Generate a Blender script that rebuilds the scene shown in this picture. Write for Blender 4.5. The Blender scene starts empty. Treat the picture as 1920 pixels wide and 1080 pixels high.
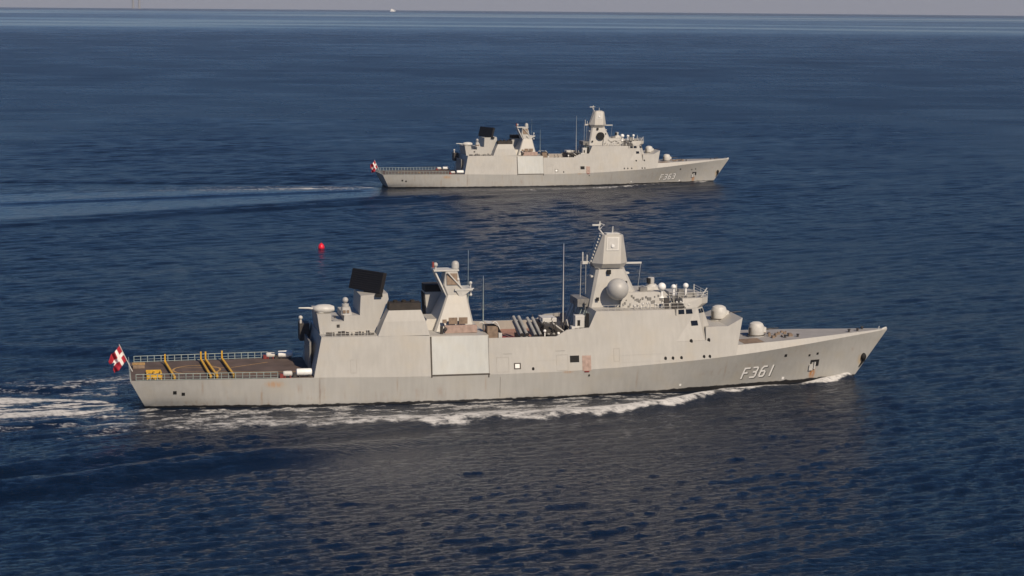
import bpy, bmesh, math, random
import numpy as np
from mathutils import Matrix, Vector
R = math.radians
S = bpy.context.scene
COL = S.collection

# ------------------------------------------------------------------ camera, sky, sun, exposure
cam_d = bpy.data.cameras.new('camera')
cam_d.lens = 3653.4 / 1920 * 36
cam_d.sensor_width = 36
cam_d.clip_start = 1
cam_d.clip_end = 120000
cam = bpy.data.objects.new('camera', cam_d)
cam.matrix_world = Matrix.Translation((0, 0, 68.46)) @ Matrix.Rotation(R(90 - 8.331), 4, 'X') @ Matrix.Rotation(R(0.4775), 4, 'Z')
COL.objects.link(cam)
S.camera = cam

HAZE = 2.2e-5       # air, per metre
SUN_EL, SUN_DIR = 39.0, (0.501, -0.865)
SUN_AZ = math.atan2(SUN_DIR[0], SUN_DIR[1])       # from +Y towards +X
w = bpy.data.worlds.new('World')
S.world = w
w.use_nodes = True
wn = w.node_tree
bg = wn.nodes['Background']
sky = wn.nodes.new('ShaderNodeTexSky')
sky.sky_type = 'NISHITA'
sky.sun_disc = False
sky.sun_elevation = R(SUN_EL)
sky.sun_rotation = SUN_AZ
sky.altitude = 60
sky.air_density = 1.0
sky.dust_density = 0.5
sky.ozone_density = 10.0
# low band of grey-mauve haze in the air along the horizon
geo = wn.nodes.new('ShaderNodeTexCoord')
sep = wn.nodes.new('ShaderNodeSeparateXYZ')
wn.links.new(geo.outputs['Generated'], sep.inputs[0])
hz = wn.nodes.new('ShaderNodeMapRange')
hz.interpolation_type = 'SMOOTHSTEP'
for k_, v_ in (('From Min', 0.0), ('From Max', 0.022), ('To Min', 1.0), ('To Max', 0.0)):
    hz.inputs[k_].default_value = v_
wn.links.new(sep.outputs['Z'], hz.inputs['Value'])
hm = wn.nodes.new('ShaderNodeMix')
hm.data_type = 'RGBA'
hm.inputs['B'].default_value = (4.9, 5.05, 6.0, 1)
wn.links.new(hz.outputs[0], hm.inputs['Factor'])
tint = wn.nodes.new('ShaderNodeMix')          # deep clear-day blue overhead
tint.data_type = 'RGBA'
tint.blend_type = 'MULTIPLY'
tint.inputs['Factor'].default_value = 1
tint.inputs['B'].default_value = (.87, .94, 1.04, 1)
wn.links.new(sky.outputs[0], tint.inputs['A'])
wn.links.new(tint.outputs['Result'], hm.inputs['A'])
wn.links.new(hm.outputs['Result'], bg.inputs[0])
bg.inputs[1].default_value = 0.062

sd = bpy.data.lights.new('sun', 'SUN')
sd.energy = 5.0
sd.angle = R(0.5)
sd.color = (1.0, 0.84, 0.645)
so = bpy.data.objects.new('sun', sd)
tow = Vector((SUN_DIR[0], SUN_DIR[1], math.tan(R(SUN_EL)) * math.hypot(*SUN_DIR))).normalized()
so.rotation_euler = tow.to_track_quat('Z', 'Y').to_euler()
COL.objects.link(so)

S.view_settings.view_transform = 'Standard'
S.view_settings.look = 'None'
S.view_settings.exposure = -0.2
S.view_settings.gamma = 1

# ------------------------------------------------------------------ materials
def new_mat(name):
    m = bpy.data.materials.new(name)
    m.use_nodes = True
    nt = m.node_tree
    return m, nt, nt.nodes, nt.links, nt.nodes['Principled BSDF']

def plain(name, col, rough=0.6, var=0.12, scale=1.5, metal=0.0):
    m, nt, N, L, b = new_mat(name)
    tc = N.new('ShaderNodeTexCoord')
    no = N.new('ShaderNodeTexNoise')
    no.inputs['Scale'].default_value = scale
    no.inputs['Detail'].default_value = 4
    L.new(tc.outputs['Object'], no.inputs['Vector'])
    mr = N.new('ShaderNodeMapRange')
    mr.inputs['From Min'].default_value = 0.3
    mr.inputs['From Max'].default_value = 0.7
    mr.inputs['To Min'].default_value = 1 - var
    mr.inputs['To Max'].default_value = 1 + var
    L.new(no.outputs['Fac'], mr.inputs['Value'])
    mx = N.new('ShaderNodeMix')
    mx.data_type = 'RGBA'
    mx.blend_type = 'MULTIPLY'
    mx.inputs['Factor'].default_value = 1
    mx.inputs['A'].default_value = (*col, 1)
    L.new(mr.outputs[0], mx.inputs['B'])
    L.new(mx.outputs['Result'], b.inputs['Base Color'])
    b.inputs['Roughness'].default_value = rough
    b.inputs['Metallic'].default_value = metal
    return m

def paint_mat(name, col, hull=False):
    """weathered naval paint: mottling, vertical weeping streaks, plate-sized tone shifts; hull adds boot-top and rust"""
    m, nt, N, L, b = new_mat(name)
    tc = N.new('ShaderNodeTexCoord')
    def noise(scale_vec, detail, rough=0.55):
        mp = N.new('ShaderNodeMapping')
        mp.inputs['Scale'].default_value = scale_vec
        no = N.new('ShaderNodeTexNoise')
        no.inputs['Scale'].default_value = 1
        no.inputs['Detail'].default_value = detail
        no.inputs['Roughness'].default_value = rough
        L.new(tc.outputs['Object'], mp.inputs[0])
        L.new(mp.outputs[0], no.inputs['Vector'])
        return no.outputs['Fac']
    def rng(sock, a, b_, c, d):
        mr = N.new('ShaderNodeMapRange')
        for k, v in zip(('From Min', 'From Max', 'To Min', 'To Max'), (a, b_, c, d)):
            mr.inputs[k].default_value = v
        L.new(sock, mr.inputs['Value'])
        return mr.outputs[0]
    def mixc(fac, a, b_, mode='MIX'):
        mx = N.new('ShaderNodeMix')
        mx.data_type = 'RGBA'
        mx.blend_type = mode
        for k, v in (('Factor', fac), ('A', a), ('B', b_)):
            if isinstance(v, (float, int)):
                mx.inputs[k].default_value = v
            elif isinstance(v, tuple):
                mx.inputs[k].default_value = (*v, 1)
            else:
                L.new(v, mx.inputs[k])
        return mx.outputs['Result']
    c = mixc(1.0, col, rng(noise((.09, .09, .16), 3), .3, .7, .93, 1.06), 'MULTIPLY')
    c = mixc(1.0, c, rng(noise((1.6, 1.6, .12), 5), .3, .75, 1.035, .915), 'MULTIPLY')
    warm = rng(noise((.25, .25, .25), 4), .5, .75, 0, .6)
    c = mixc(warm, c, (col[0] * 1.02, col[1] * .96, col[2] * .86))
    # plate seams
    br = N.new('ShaderNodeTexBrick')
    sp = N.new('ShaderNodeSeparateXYZ')
    L.new(tc.outputs['Object'], sp.inputs[0])
    cb = N.new('ShaderNodeCombineXYZ')
    L.new(sp.outputs['X'], cb.inputs[0])
    L.new(sp.outputs['Z'], cb.inputs[1])
    L.new(cb.outputs[0], br.inputs['Vector'])
    for k, v in (('Color1', (1, 1, 1, 1)), ('Color2', (.985, .985, .982, 1)), ('Mortar', (.985, .982, .975, 1)), ('Scale', 1), ('Mortar Size', .03), ('Mortar Smooth', .6), ('Brick Width', 6.5), ('Row Height', 2.3)):
        br.inputs[k].default_value = v
    c = mixc(1.0, c, br.outputs['Color'], 'MULTIPLY')
    if hull:
        st = noise((1.1, 1.1, .10), 6, .65)
        low = rng(sp.outputs['Z'], 4.6, .3, 0, 1)
        r = N.new('ShaderNodeMath')
        r.operation = 'MULTIPLY'
        L.new(rng(st, .52, .75, 0, .6), r.inputs[0])
        L.new(rng(noise((.06, .06, .3), 3), .50, .66, 0, 1), r.inputs[1])
        c = mixc(r.outputs[0], c, (.25, .13, .06))
        # rust weeping below the bow anchor and a stained patch under the flight deck edge
        for (px, pz, sx, sz, k, rc) in ((123.2, 1.5, .9, 1.7, 1.0, (.42, .17, .035)), (24.0, 4.0, 2.0, .75, .75, (.45, .25, .12)), (21.9, 1.6, .3, 2.6, .5, (.30, .19, .10)), (31.7, 2.4, .25, 3.2, .9, (.17, .12, .09)), (60.5, 3.2, .3, 2.0, .4, (.3, .2, .12)), (45.0, 3.6, .25, 2.2, .4, (.28, .2, .13)), (88.0, 2.8, .3, 2.6, .4, (.28, .2, .13)), (12.0, 3.6, .3, 1.8, .45, (.3, .2, .12)), (105.0, 3.5, .3, 2.4, .4, (.28, .2, .13)), (75.2, 4.7, 1.2, .4, .7, (.40, .22, .10)), (133.4, 3.4, .7, 1.3, .6, (.42, .27, .08))):
            vs = N.new('ShaderNodeVectorMath')
            vs.operation = 'SUBTRACT'
            L.new(cb.outputs[0], vs.inputs[0])
            vs.inputs[1].default_value = (px, pz, 0)
            vd = N.new('ShaderNodeVectorMath')
            vd.operation = 'DIVIDE'
            L.new(vs.outputs[0], vd.inputs[0])
            vd.inputs[1].default_value = (sx, sz, 1)
            vl = N.new('ShaderNodeVectorMath')
            vl.operation = 'LENGTH'
            L.new(vd.outputs[0], vl.inputs[0])
            mm = N.new('ShaderNodeMath')
            mm.operation = 'MULTIPLY'
            L.new(rng(vl.outputs['Value'], 1.0, .25, 0, k), mm.inputs[0])
            L.new(rng(noise((3.2, 3.2, .5), 4), .3, .6, .15, 1), mm.inputs[1])
            c = mixc(mm.outputs[0], c, rc)
        edge = N.new('ShaderNodeMath')
        edge.operation = 'ADD'
        L.new(sp.outputs['Z'], edge.inputs[0])
        L.new(rng(noise((.8, .8, .8), 3), .3, .7, -.12, .12), edge.inputs[1])
        bt = N.new('ShaderNodeMath')
        bt.operation = 'SUBTRACT'
        L.new(edge.outputs[0], bt.inputs[0])
        L.new(rng(sp.outputs['X'], 85, 120, 0, .16), bt.inputs[1])
        c = mixc(rng(bt.outputs[0], .42, .30, 0, 1), c, (.018, .018, .02))
    L.new(c, b.inputs['Base Color'])
    b.inputs['Roughness'].default_value = .5
    return m

M = {}
M['hull'] = paint_mat('hull_paint', (.40, .395, .375), True)
M['paint'] = paint_mat('ship_paint', (.42, .41, .385))
M['door'] = paint_mat('door_paint', (.50, .515, .50))
M['pale'] = plain('pale_paint', (.55, .54, .51), .5, .08)
M['dome'] = plain('radome_white', (.42, .415, .40), .45, .05)
M['white'] = plain('bright_white', (.82, .82, .80), .4, .05)
M['black'] = plain('radar_black', (.012, .010, .010), .6, .25)
M['soot'] = plain('soot_black', (.022, .017, .014), .8, .5, 1.0)
M['glass'] = plain('window_glass', (.008, .009, .011), .1, .1)
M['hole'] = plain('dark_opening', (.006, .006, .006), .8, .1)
M['seam'] = plain('dark_seam', (.07, .06, .05), .8, .2)  # dark colour of joints, frames and rings
M['deck'] = plain('flight_deck_coating', (.10, .072, .062), .85, .25, .35)
M['foredeck'] = plain('foredeck_coating', (.30, .29, .285), .8, .1, .5)
M['redeck'] = plain('mid_deck_coating', (.27, .15, .12), .8, .25, .6)
M['yellow'] = plain('yellow_paint', (.62, .36, .03), .5, .2)
M['ochre'] = plain('ochre_line', (.42, .26, .10), .7, .3, 3)
M['rail'] = plain('rail_paint', (.28, .33, .31), .5, .2)
M['steel'] = plain('weathered_steel_and_shade', (.20, .195, .185), .5, .2)
M['dark'] = plain('dark_machinery_and_shade', (.05, .045, .042), .6, .4, 2)
M['tube'] = plain('launch_tube_grey', (.30, .30, .29), .5, .2)
M['weld'] = plain('weld_line', (.33, .315, .29), .6, .15)
M['maroon'] = plain('maroon_cover', (.22, .035, .03), .7, .3)
M['pink'] = plain('primer_paint', (.36, .26, .22), .7, .2)
M['brown'] = plain('brown_lattice_and_shade', (.22, .16, .115), .7, .25)
M['red'] = plain('flag_red', (.36, .012, .03), .7, .1)
M['flagwhite'] = plain('flag_white', (.78, .76, .73), .7, .05)
M['buoyred'] = plain('buoy_red', (.75, .01, .035), .35, .1)
M['letter'] = plain('letter_white', (.88, .87, .84), .5, .06)
M['letter_dark'] = plain('letter_shadow_paint', (.07, .07, .068), .6, .1)
M['boat'] = plain('boat_white', (.85, .85, .84), .4, .03)
M['tower'] = plain('pale_concrete', (.26, .265, .28), .7, .05, .02)

# ------------------------------------------------------------------ mesh helpers
class MB:
    def __init__(s):
        s.v, s.f, s.mi, s.cuts = [], [], [], []
    def add(s, vs, fs, mi=0):
        o = len(s.v)
        s.cuts.append((len(s.v), len(s.f)))
        s.v += [tuple(map(float, p)) for p in vs]
        s.f += [tuple(i + o for i in f) for f in fs]
        s.mi += [mi] * len(fs)
        return s
    def box(s, x0, x1, y0, y1, z0, z1, mat=None):
        vs = [(x, y, z) for z in (z0, z1) for y in (y0, y1) for x in (x0, x1)]
        if mat is not None:
            vs = [tuple(mat @ Vector(p)) for p in vs]
        return s.add(vs, [(0, 2, 3, 1), (4, 5, 7, 6), (0, 1, 5, 4), (2, 6, 7, 3), (0, 4, 6, 2), (1, 3, 7, 5)])
    def loft(s, secs, cap0=True, cap1=True, closed=True):
        n = len(secs[0])
        vs = [p for sec in secs for p in sec]
        fs = []
        for k in range(len(secs) - 1):
            for i in range(n if closed else n - 1):
                j = (i + 1) % n
                fs.append((k * n + i, k * n + j, (k + 1) * n + j, (k + 1) * n + i))
        if cap0:
            fs.append(tuple(range(n - 1, -1, -1)))
        if cap1:
            fs.append(tuple(range((len(secs) - 1) * n, len(secs) * n)))
        return s.add(vs, fs)
    def tube(s, pts, r0, r1=None, n=8):
        r1 = r0 if r1 is None else r1
        pts = [Vector(p) for p in pts]
        secs = []
        for k, p in enumerate(pts):
            a = pts[max(k - 1, 0)]
            b = pts[min(k + 1, len(pts) - 1)]
            d = (b - a).normalized()
            u = d.cross(Vector((0, 0, 1)) if abs(d.z) < .9 else Vector((1, 0, 0))).normalized()
            v = d.cross(u)
            r = r0 + (r1 - r0) * k / (len(pts) - 1)
            secs.append([tuple(p + (u * math.cos(t) + v * math.sin(t)) * r) for t in [2 * math.pi * i / n for i in range(n)]])
        return s.loft(secs)
    def lathe(s, c, prof, n=20, axis='Z', sx=1, sy=1):
        secs = []
        for r, h in prof:
            r = max(r, 1e-3)
            ring = []
            for i in range(n):
                t = 2 * math.pi * i / n
                a, b = math.cos(t) * r * sx, math.sin(t) * r * sy
                p = {'Z': (a, b, h), 'X': (h, a, b), 'Y': (a, h, b)}[axis]
                ring.append((c[0] + p[0], c[1] + p[1], c[2] + p[2]))
            secs.append(ring)
        return s.loft(secs)
    def ball(s, c, r, n=20, k=12, sz=1):
        return s.lathe(c, [(r * math.sin(math.pi * i / k), -r * sz * math.cos(math.pi * i / k)) for i in range(k + 1)], n)
    def build_each(s, name, mat, parent, per=1, **kw):
        """every `per` consecutive shapes become one object of their own"""
        cuts = s.cuts[::per] + [(len(s.v), len(s.f))]
        for (v0, f0), (v1, f1) in zip(cuts, cuts[1:]):
            m = MB()
            m.v, m.f, m.mi = s.v[v0:v1], [tuple(i - v0 for i in f) for f in s.f[f0:f1]], s.mi[f0:f1]
            m.build(name, mat, parent, **kw)
    def build(s, name, mat, parent=None, smooth=None, bevel=0, label=None):
        me = bpy.data.meshes.new(name)
        me.from_pydata(s.v, [], s.f)
        for m in (mat if isinstance(mat, list) else [mat] if mat else []):
            me.materials.append(m)
        if isinstance(mat, list):
            me.polygons.foreach_set('material_index', s.mi)
        bm = bmesh.new()
        bm.from_mesh(me)
        bmesh.ops.remove_doubles(bm, verts=bm.verts, dist=1e-4)
        bmesh.ops.dissolve_degenerate(bm, edges=bm.edges, dist=1e-4)
        bmesh.ops.recalc_face_normals(bm, faces=bm.faces)
        bm.to_mesh(me)
        bm.free()
        if smooth:
            me.shade_smooth()
            me.set_sharp_from_angle(angle=R(smooth))
        o = bpy.data.objects.new(name, me)
        COL.objects.link(o)
        if parent:
            o.parent = parent
        if bevel:
            b = o.modifiers.new('bevel', 'BEVEL')
            b.width = bevel
            b.segments = 2
            b.limit_method = 'ANGLE'
        if label:
            o['label'] = label
        return o

def tag(o, label, cat, group=None):
    o['label'] = label
    o['category'] = cat
    if group:
        o['group'] = group
    return o

def empty(name, loc=(0, 0, 0), rz=0):
    o = bpy.data.objects.new(name, None)
    o.location = loc
    o.rotation_euler = (0, 0, rz)
    COL.objects.link(o)
    return o

# ------------------------------------------------------------------ hull form (ship frame: X forward, Y to port, Z up from the water)
def spl(pts):
    p = np.array(pts, float)
    x, y = p[:, 0], p[:, 1]
    h = np.diff(x)
    d = np.diff(y) / h
    m = np.zeros(len(x))
    m[0], m[-1] = d[0], d[-1]
    for i in range(1, len(x) - 1):
        m[i] = 0 if d[i - 1] * d[i] <= 0 else 2 * d[i - 1] * d[i] / (d[i - 1] + d[i])
    def f(t):
        t = float(min(max(t, x[0]), x[-1]))
        i = min(max(int(np.searchsorted(x, t)) - 1, 0), len(h) - 1)
        s = (t - x[i]) / h[i]
        return float((2 * s**3 - 3 * s * s + 1) * y[i] + (s**3 - 2 * s * s + s) * h[i] * m[i] + (-2 * s**3 + 3 * s * s) * y[i + 1] + (s**3 - s * s) * h[i] * m[i + 1])
    return f
hbK = spl([(0, 8.5), (14, 9.2), (32, 10.0), (50, 10.4), (65, 10.4), (80, 10.2), (88, 9.85), (98, 9.1), (109, 7.9), (120, 5.9), (131, 2.75), (136, 1.1), (138.7, .12)])
zK = spl([(0, 5.15), (32, 5.0), (50, 4.7), (65, 4.7), (80, 4.95), (88, 5.3), (98, 5.75), (109, 6.5), (120, 7.45), (131, 8.3), (138.7, 8.85)])
hbW = spl([(2.6, 6.0), (13.8, 7.6), (32, 9.8), (45, 10.1), (60, 10.2), (74, 9.6), (88.6, 8.2), (99, 6.6), (109, 4.8), (120, 2.8), (127, 1.35), (132.3, .06)])
def hull_pt(s, t):
    """t = 1 at the knuckle, 0 at the waterline, below 0 under water"""
    xk, xw = 138.7 * s, 2.6 + 129.7 * s
    if t < 0:
        return (xw + (xk - xw) * t, hbW(xw) * (1 + t * .25), zK(xk) * t)
    e = 1 + .25 * max(0, (s - .55) / .45) - .52 * max(0, (.24 - s) / .24)
    return (xw + (xk - xw) * t, hbW(xw) + (hbK(xk) - hbW(xw)) * t**e, zK(xk) * t)
def upper_y(X, Z):
    return hbK(X) - (Z - zK(X)) * .19
def lower_y(X, Z):
    s = X / 138.7
    for _ in range(25):
        xk = 138.7 * s
        t = min(max(Z / zK(xk), -.2), 1)
        xw = 2.6 + 129.7 * s
        s = min(max(s + (X - (xw + (xk - xw) * t)) / 138.7 * .8, 0), 1)
    return hull_pt(s, t)[1]
def side_y(X, Z):
    return upper_y(X, Z) if Z >= zK(X) else lower_y(X, Z)

def side_plate(mb, x0, x1, z0, z1, off=.035, nx=3, nz=2, side=-1, thick=.05):
    """a thin plate lying on the ship's side"""
    for d in (0,):
        front, back = [], []
        for j in range(nz + 1):
            for i in range(nx + 1):
                X, Z = x0 + (x1 - x0) * i / nx, z0 + (z1 - z0) * j / nz
                y = side_y(X, Z)
                front.append((X, side * (y + off), Z))
                back.append((X, side * (y + off - thick), Z))
        fs = []
        n = nx + 1
        N_ = len(front)
        for j in range(nz):
            for i in range(nx):
                q = (j * n + i, j * n + i + 1, (j + 1) * n + i + 1, (j + 1) * n + i)
                fs.append(q)
                fs.append(tuple(k + N_ for k in reversed(q)))
        ring = [i for i in range(n)] + [j * n + nx for j in range(1, nz + 1)] + [nz * n + i for i in range(nx - 1, -1, -1)] + [j * n for j in range(nz - 1, 0, -1)]
        for a, b in zip(ring, ring[1:] + ring[:1]):
            fs.append((a, b, b + N_, a + N_))
        mb.add(front + back, fs)
    return mb

def slab(mb, st, zb=None, rows=6, yf=upper_y):
    """solid between both ship sides: stations (Xbottom, Xtop, Ztop), bottom at the knuckle or at zb"""
    secs = []
    for xb, xt, zt in st:
        b = zK(xb) if zb is None else zb
        half = []
        for r in range(rows + 1):
            t = r / rows
            X, Z = xb + (xt - xb) * t, b + (zt - b) * t
            half.append((X, yf(X, Z), Z))
        secs.append([(x, -y, z) for x, y, z in half] + [(x, y, z) for x, y, z in reversed(half)])
    return mb.loft(secs)

def plan_loft(mb, levels):
    """levels: (z, [(x, y) of the starboard outline, aft to fore, y > 0])"""
    return mb.loft([[(x, -y, z) for x, y in pl] + [(x, y, z) for x, y in reversed(pl)] for z, pl in levels])

def octa(cx, hx, hy, c, z):
    return [(cx + x, y, z) for x, y in ((-hx + c, -hy), (hx - c, -hy), (hx, -hy + c), (hx, hy - c), (hx - c, hy), (-hx + c, hy), (-hx, hy - c), (-hx, -hy + c))]

STROKES = {
    'F': [[(0, 0), (0, 1)], [(0, 1), (.62, 1)], [(0, .52), (.5, .52)]],
    '3': [[(.02, 1), (.5, 1), (.62, .9), (.62, .64), (.5, .54), (.2, .54)], [(.5, .54), (.62, .42), (.62, .12), (.5, 0), (.0, 0)]],
    '6': [[(.6, 1), (.2, 1), (.03, .82), (0, .5), (0, .14), (.12, 0), (.5, 0), (.62, .12), (.62, .42), (.5, .54), (.05, .54)]],
    '1': [[(.3, 0), (.3, 1)]],
}
def lettering(text, x0, z0, h, slope, w_=.34, dx=0, dz=0, off=.05, side=-1):
    mb = MB()
    X = x0
    for ch in text:
        for st in STROKES[ch]:
            for (a, b), (c, d) in zip(st, st[1:]):
                def T(u, v):
                    xx = X + u * h * .78 + v * h * .26
                    return Vector((xx + dx, 0, z0 + v * h + (xx - x0) * slope + dz))
                p, q = T(a, b), T(c, d)
                t = (q - p).normalized()
                nrm = Vector((-t.z, 0, t.x)) * w_ / 2
                p, q = p - t * w_ * .45, q + t * w_ * .45
                n = max(1, int((q - p).length / .5))
                for k in range(n):
                    a1, b1 = p.lerp(q, k / n), p.lerp(q, (k + 1) / n)
                    quad = [a1 + nrm, b1 + nrm, b1 - nrm, a1 - nrm]
                    mb.add([(v.x, side * (side_y(v.x, v.z) + off), v.z) for v in quad], [(0, 1, 2, 3)])
        X += h * (.55 if ch == '1' else .92)
    return mb

# ------------------------------------------------------------------ the frigates
def make_frigate(loc, yaw, number, near):
    ship = empty('warship', (loc[0], loc[1], 0), yaw)
    P = M['paint']
    # ---- hull
    mb = MB()
    NS = 72
    rows = [-.55, -.3, 0, .2, .4, .6, .8, 1.0]
    secs = []
    for k in range(NS + 1):
        s = k / NS
        half = [hull_pt(s, t) for t in rows]
        secs.append([(x, -y, z) for x, y, z in half] + [(x, y, z) for x, y, z in reversed(half)])
    mb.loft(secs)
    hull = mb.build('hull', M['hull'], ship, smooth=25)
    lettering(number, 108.5, 1.55, 1.92, .035, .40, .12, -.12, .03).build('number_outline', M['letter_dark'], hull)
    lettering(number, 108.5, 1.55, 1.92, .035, .33, 0, 0, .045).build('hull_number', M['letter'], hull)
    lettering(number, 108.5, 1.55, 1.92, .035, .33, 0, 0, .045, side=1).build('hull_number', M['letter'], hull)
    for X, Z, r in ((7.4, 2.85, .3), (8.8, 2.56, .28), (116.9, 5.5, .26), (123.7, 5.35, .22), (122.0, 5.15, .2)):
        side_plate(MB(), X - r, X + r, Z - r, Z + r, .03, 1, 1).build('fairlead', M['hole'], hull)
    for X, Z, r in ((117.2, .95, .25), (96.5, 1.1, .2)):
        side_plate(MB(), X - r, X + r, Z - r, Z + r, .03, 1, 1).build('draught_mark', M['letter'], hull)
    a = MB()
    side_plate(a, 122.5, 124.3, 3.75, 4.15, .10, 2, 1)
    side_plate(a, 123.7, 124.3, 2.9, 3.75, .10, 1, 1)
    side_plate(a, 122.5, 122.8, 3.4, 3.75, .10, 1, 1)
    a.build('hawse_pipe', M['hole'], hull)
    a = MB()
    side_plate(a, 122.3, 123.1, 2.1, 3.2, .28, 2, 2, thick=.25)
    side_plate(a, 123.3, 123.6, 2.3, 3.7, .25, 1, 2, thick=.2)
    a.build('anchor', M['pale'], hull)
    a = MB()
    a.ball((134.0, -.55, 3.9), .55, 12, 8, 1.3)
    a.tube([(134.3, -.3, 3.4), (133.3, -.2, 1.9)], .3, .12, 8)
    a.build('stem_anchor', M['hole'], hull, smooth=40)
    if near:
        side_plate(MB(), 63.0, 63.05, .6, 4.2, .02, 1, 2).build('draught_scale', M['seam'], hull)

    # ---- flight deck
    mb = MB()
    sec = []
    for k in range(14):
        X = .25 + k * 31.2 / 13
        y = hbK(X) - .12
        sec.append([(X, -y, zK(X) + .03), (X, y, zK(X) + .03)])
    mb.loft(sec, False, False, False)
    fd = mb.build('flight_deck', M['deck'], ship)
    def line(p, q, w_, z=.045):
        p, q = Vector((*p, 0)), Vector((*q, 0))
        t = (q - p).normalized()
        n = Vector((-t.y, t.x, 0)) * w_ / 2
        k = max(1, int((q - p).length / 2))
        m_ = MB()
        for i in range(k):
            a1, b1 = p.lerp(q, i / k), p.lerp(q, (i + 1) / k)
            m_.add([(v.x, v.y, zK(v.x) + z) for v in (a1 + n, b1 + n, b1 - n, a1 - n)], [(0, 1, 2, 3)])
        return m_
    ml = line((17.5, 1.2), (24.2, 5.4), .28)
    for pq in (((9, -1.8), (30, -4.5)), ((8, 2.2), (17, 1.2)), ((14, -4.6), (30, -6.2))):
        b_ = line(*pq, .24)
        ml.add(b_.v, b_.f)
    ring_o = [(11.5 + 4.2 * math.cos(t), 4.2 * math.sin(t)) for t in np.linspace(0, 2 * math.pi, 33)]
    ring_i = [(11.5 + 3.85 * math.cos(t), 3.85 * math.sin(t)) for t in np.linspace(0, 2 * math.pi, 33)]
    for i in range(32):
        ml.add([(x, y, zK(x) + .05) for x, y in (ring_o[i], ring_o[i + 1], ring_i[i + 1], ring_i[i])], [(0, 1, 2, 3)])
    ml.build('deck_marking', M['ochre'], fd)
    # safety rails along both deck edges and the stern
    for sgn in (-1, 1):
        r = MB()
        xs = np.arange(1.0, 24.6, 1.18)
        for i, X in enumerate(xs):
            y = sgn * (hbK(X) - .05)
            r.tube([(X, y, zK(X)), (X, y + sgn * .12, zK(X) + 1.12)], .075, n=5)
            if i < len(xs) - 1:
                X2 = xs[i + 1]
                y2 = sgn * (hbK(X2) - .05)
                for h_, rr in ((1.1, .06), (.55, .03), (.12, .05)):
                    r.tube([(X, y + sgn * .1, zK(X) + h_), (X2, y2 + sgn * .1, zK(X2) + h_)], rr, n=5)
        r.build('railing', M['rail'], ship)
    r = MB()
    ys = np.linspace(-8.2, 8.2, 8)
    for i, y in enumerate(ys):
        r.tube([(.12, y, 5.1), (.02, y, 6.2)], .07, n=5)
        if i < 7:
            for h_ in (6.2, 5.65):
                r.tube([(.06, y, h_), (.06, ys[i + 1], h_)], .05, n=5)
    r.build('railing', M['rail'], ship)
    # flagstaff raked over the stern
    MB().tube([(.6, 0, 5.1), (-1.6, 0, 10.0)], .09, .05, 6).build('flagstaff', M['pale'], ship)

    # life raft canisters beside the hangar
    for X, Y, L_, r_ in ((29.15, -8.9, 2.7, .62), (26.3, -9.3, 1.6, .48), (27.6, 8.7, 2.7, .62), (25.0, 8.9, 1.6, .48)):
        z = zK(X) + r_ + .22
        c = MB().lathe((X - L_ / 2, Y, z), [(r_ * .55, 0), (r_ * .92, .1), (r_, .3), (r_, L_ / 2 - .06), (r_ * 1.06, L_ / 2 - .05), (r_ * 1.06, L_ / 2 + .05), (r_, L_ / 2 + .06), (r_, L_ - .3), (r_ * .92, L_ - .1), (r_ * .55, L_)], 16, 'X').build('raft_canister', M['white'] if r_ > .5 else M['pale'], ship, smooth=50)
        k = MB()
        for dx in (-.8, .8) if L_ > 2 else (-.45, .45):
            k.box(X + dx - .1, X + dx + .1, Y - r_ * .8, Y + r_ * .8, zK(X), z - r_ * .55)
        k.box(X - L_ / 2 - .5, X - L_ / 2 + .1, Y - .35, Y + .35, zK(X), zK(X) + .7)
        k.build_each('cradle', M['maroon'] if r_ < .5 else M['dark'], c)

    # ---- upper hull side and superstructure
    mb = MB()
    slab(mb, [(30.75, 32.2, 11.72), (36, 36.3, 11.7), (41.8, 41.8, 11.7), (46, 46, 11.65), (51, 51, 11.55), (56, 56, 11.48), (61.15, 61.15, 11.4), (61.2, 61.2, 9.2), (66, 66, 9.2), (72, 72, 9.2), (78, 78, 9.2), (84, 84, 9.2), (90, 90, 9.2), (95.3, 95.3, 9.2), (99, 99, 9.2), (100.9, 100.9, 9.2), (100.95, 100.95, 11.5), (103, 103, 11.55), (105.2, 105.2, 11.5), (106.6, 108.1, 12.85)])
    sup = mb.build('superstructure', P, ship, smooth=20)
    # hangar aft face: door and side structures (in the shade; the platform's shade is painted dark)
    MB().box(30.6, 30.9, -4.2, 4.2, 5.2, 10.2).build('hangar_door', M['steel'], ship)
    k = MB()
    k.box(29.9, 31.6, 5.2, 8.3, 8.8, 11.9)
    k.build_each('hangar_platform', M['dark'], ship)  # dark colour paints shade onto a box that sunlight reaches
    k = MB()
    k.ball((30.1, 5.6, 12.9), .38, 12, 8)
    k.tube([(30.1, 5.6, 11.8), (30.1, 5.6, 12.8)], .2, n=8)
    k.build('camera_ball', M['pale'], ship, smooth=40)

    # mission bay door: pale plate with its dark gap lines
    side_plate(MB(), 51.15, 61.0, 4.95, 11.35, .05, 6, 4).build('boat_door', M['door'], ship)
    k = MB()
    side_plate(k, 50.86, 51.1, 4.45, 11.4, .05, 1, 4)
    side_plate(k, 50.9, 61.2, 4.68, 4.9, .06, 6, 1)
    side_plate(k, 60.9, 61.1, 4.2, 4.66, .06, 1, 1)
    k.build('door_frame', M['seam'], ship)
    side_plate(MB(), 61.04, 61.13, 4.95, 11.3, .045, 1, 4).build('door_seam', M['steel'], ship)
    # openings, portholes, marks on the side
    side_plate(MB(), 75.55, 77.2, 6.3, 7.45, .04, 2, 1).build('side_opening', M['hole'], ship)
    k = MB()
    side_plate(k, 77.75, 79.35, 4.75, 7.4, .05, 2, 2)
    k.build('accommodation_ladder', M['pink'], ship)
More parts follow.
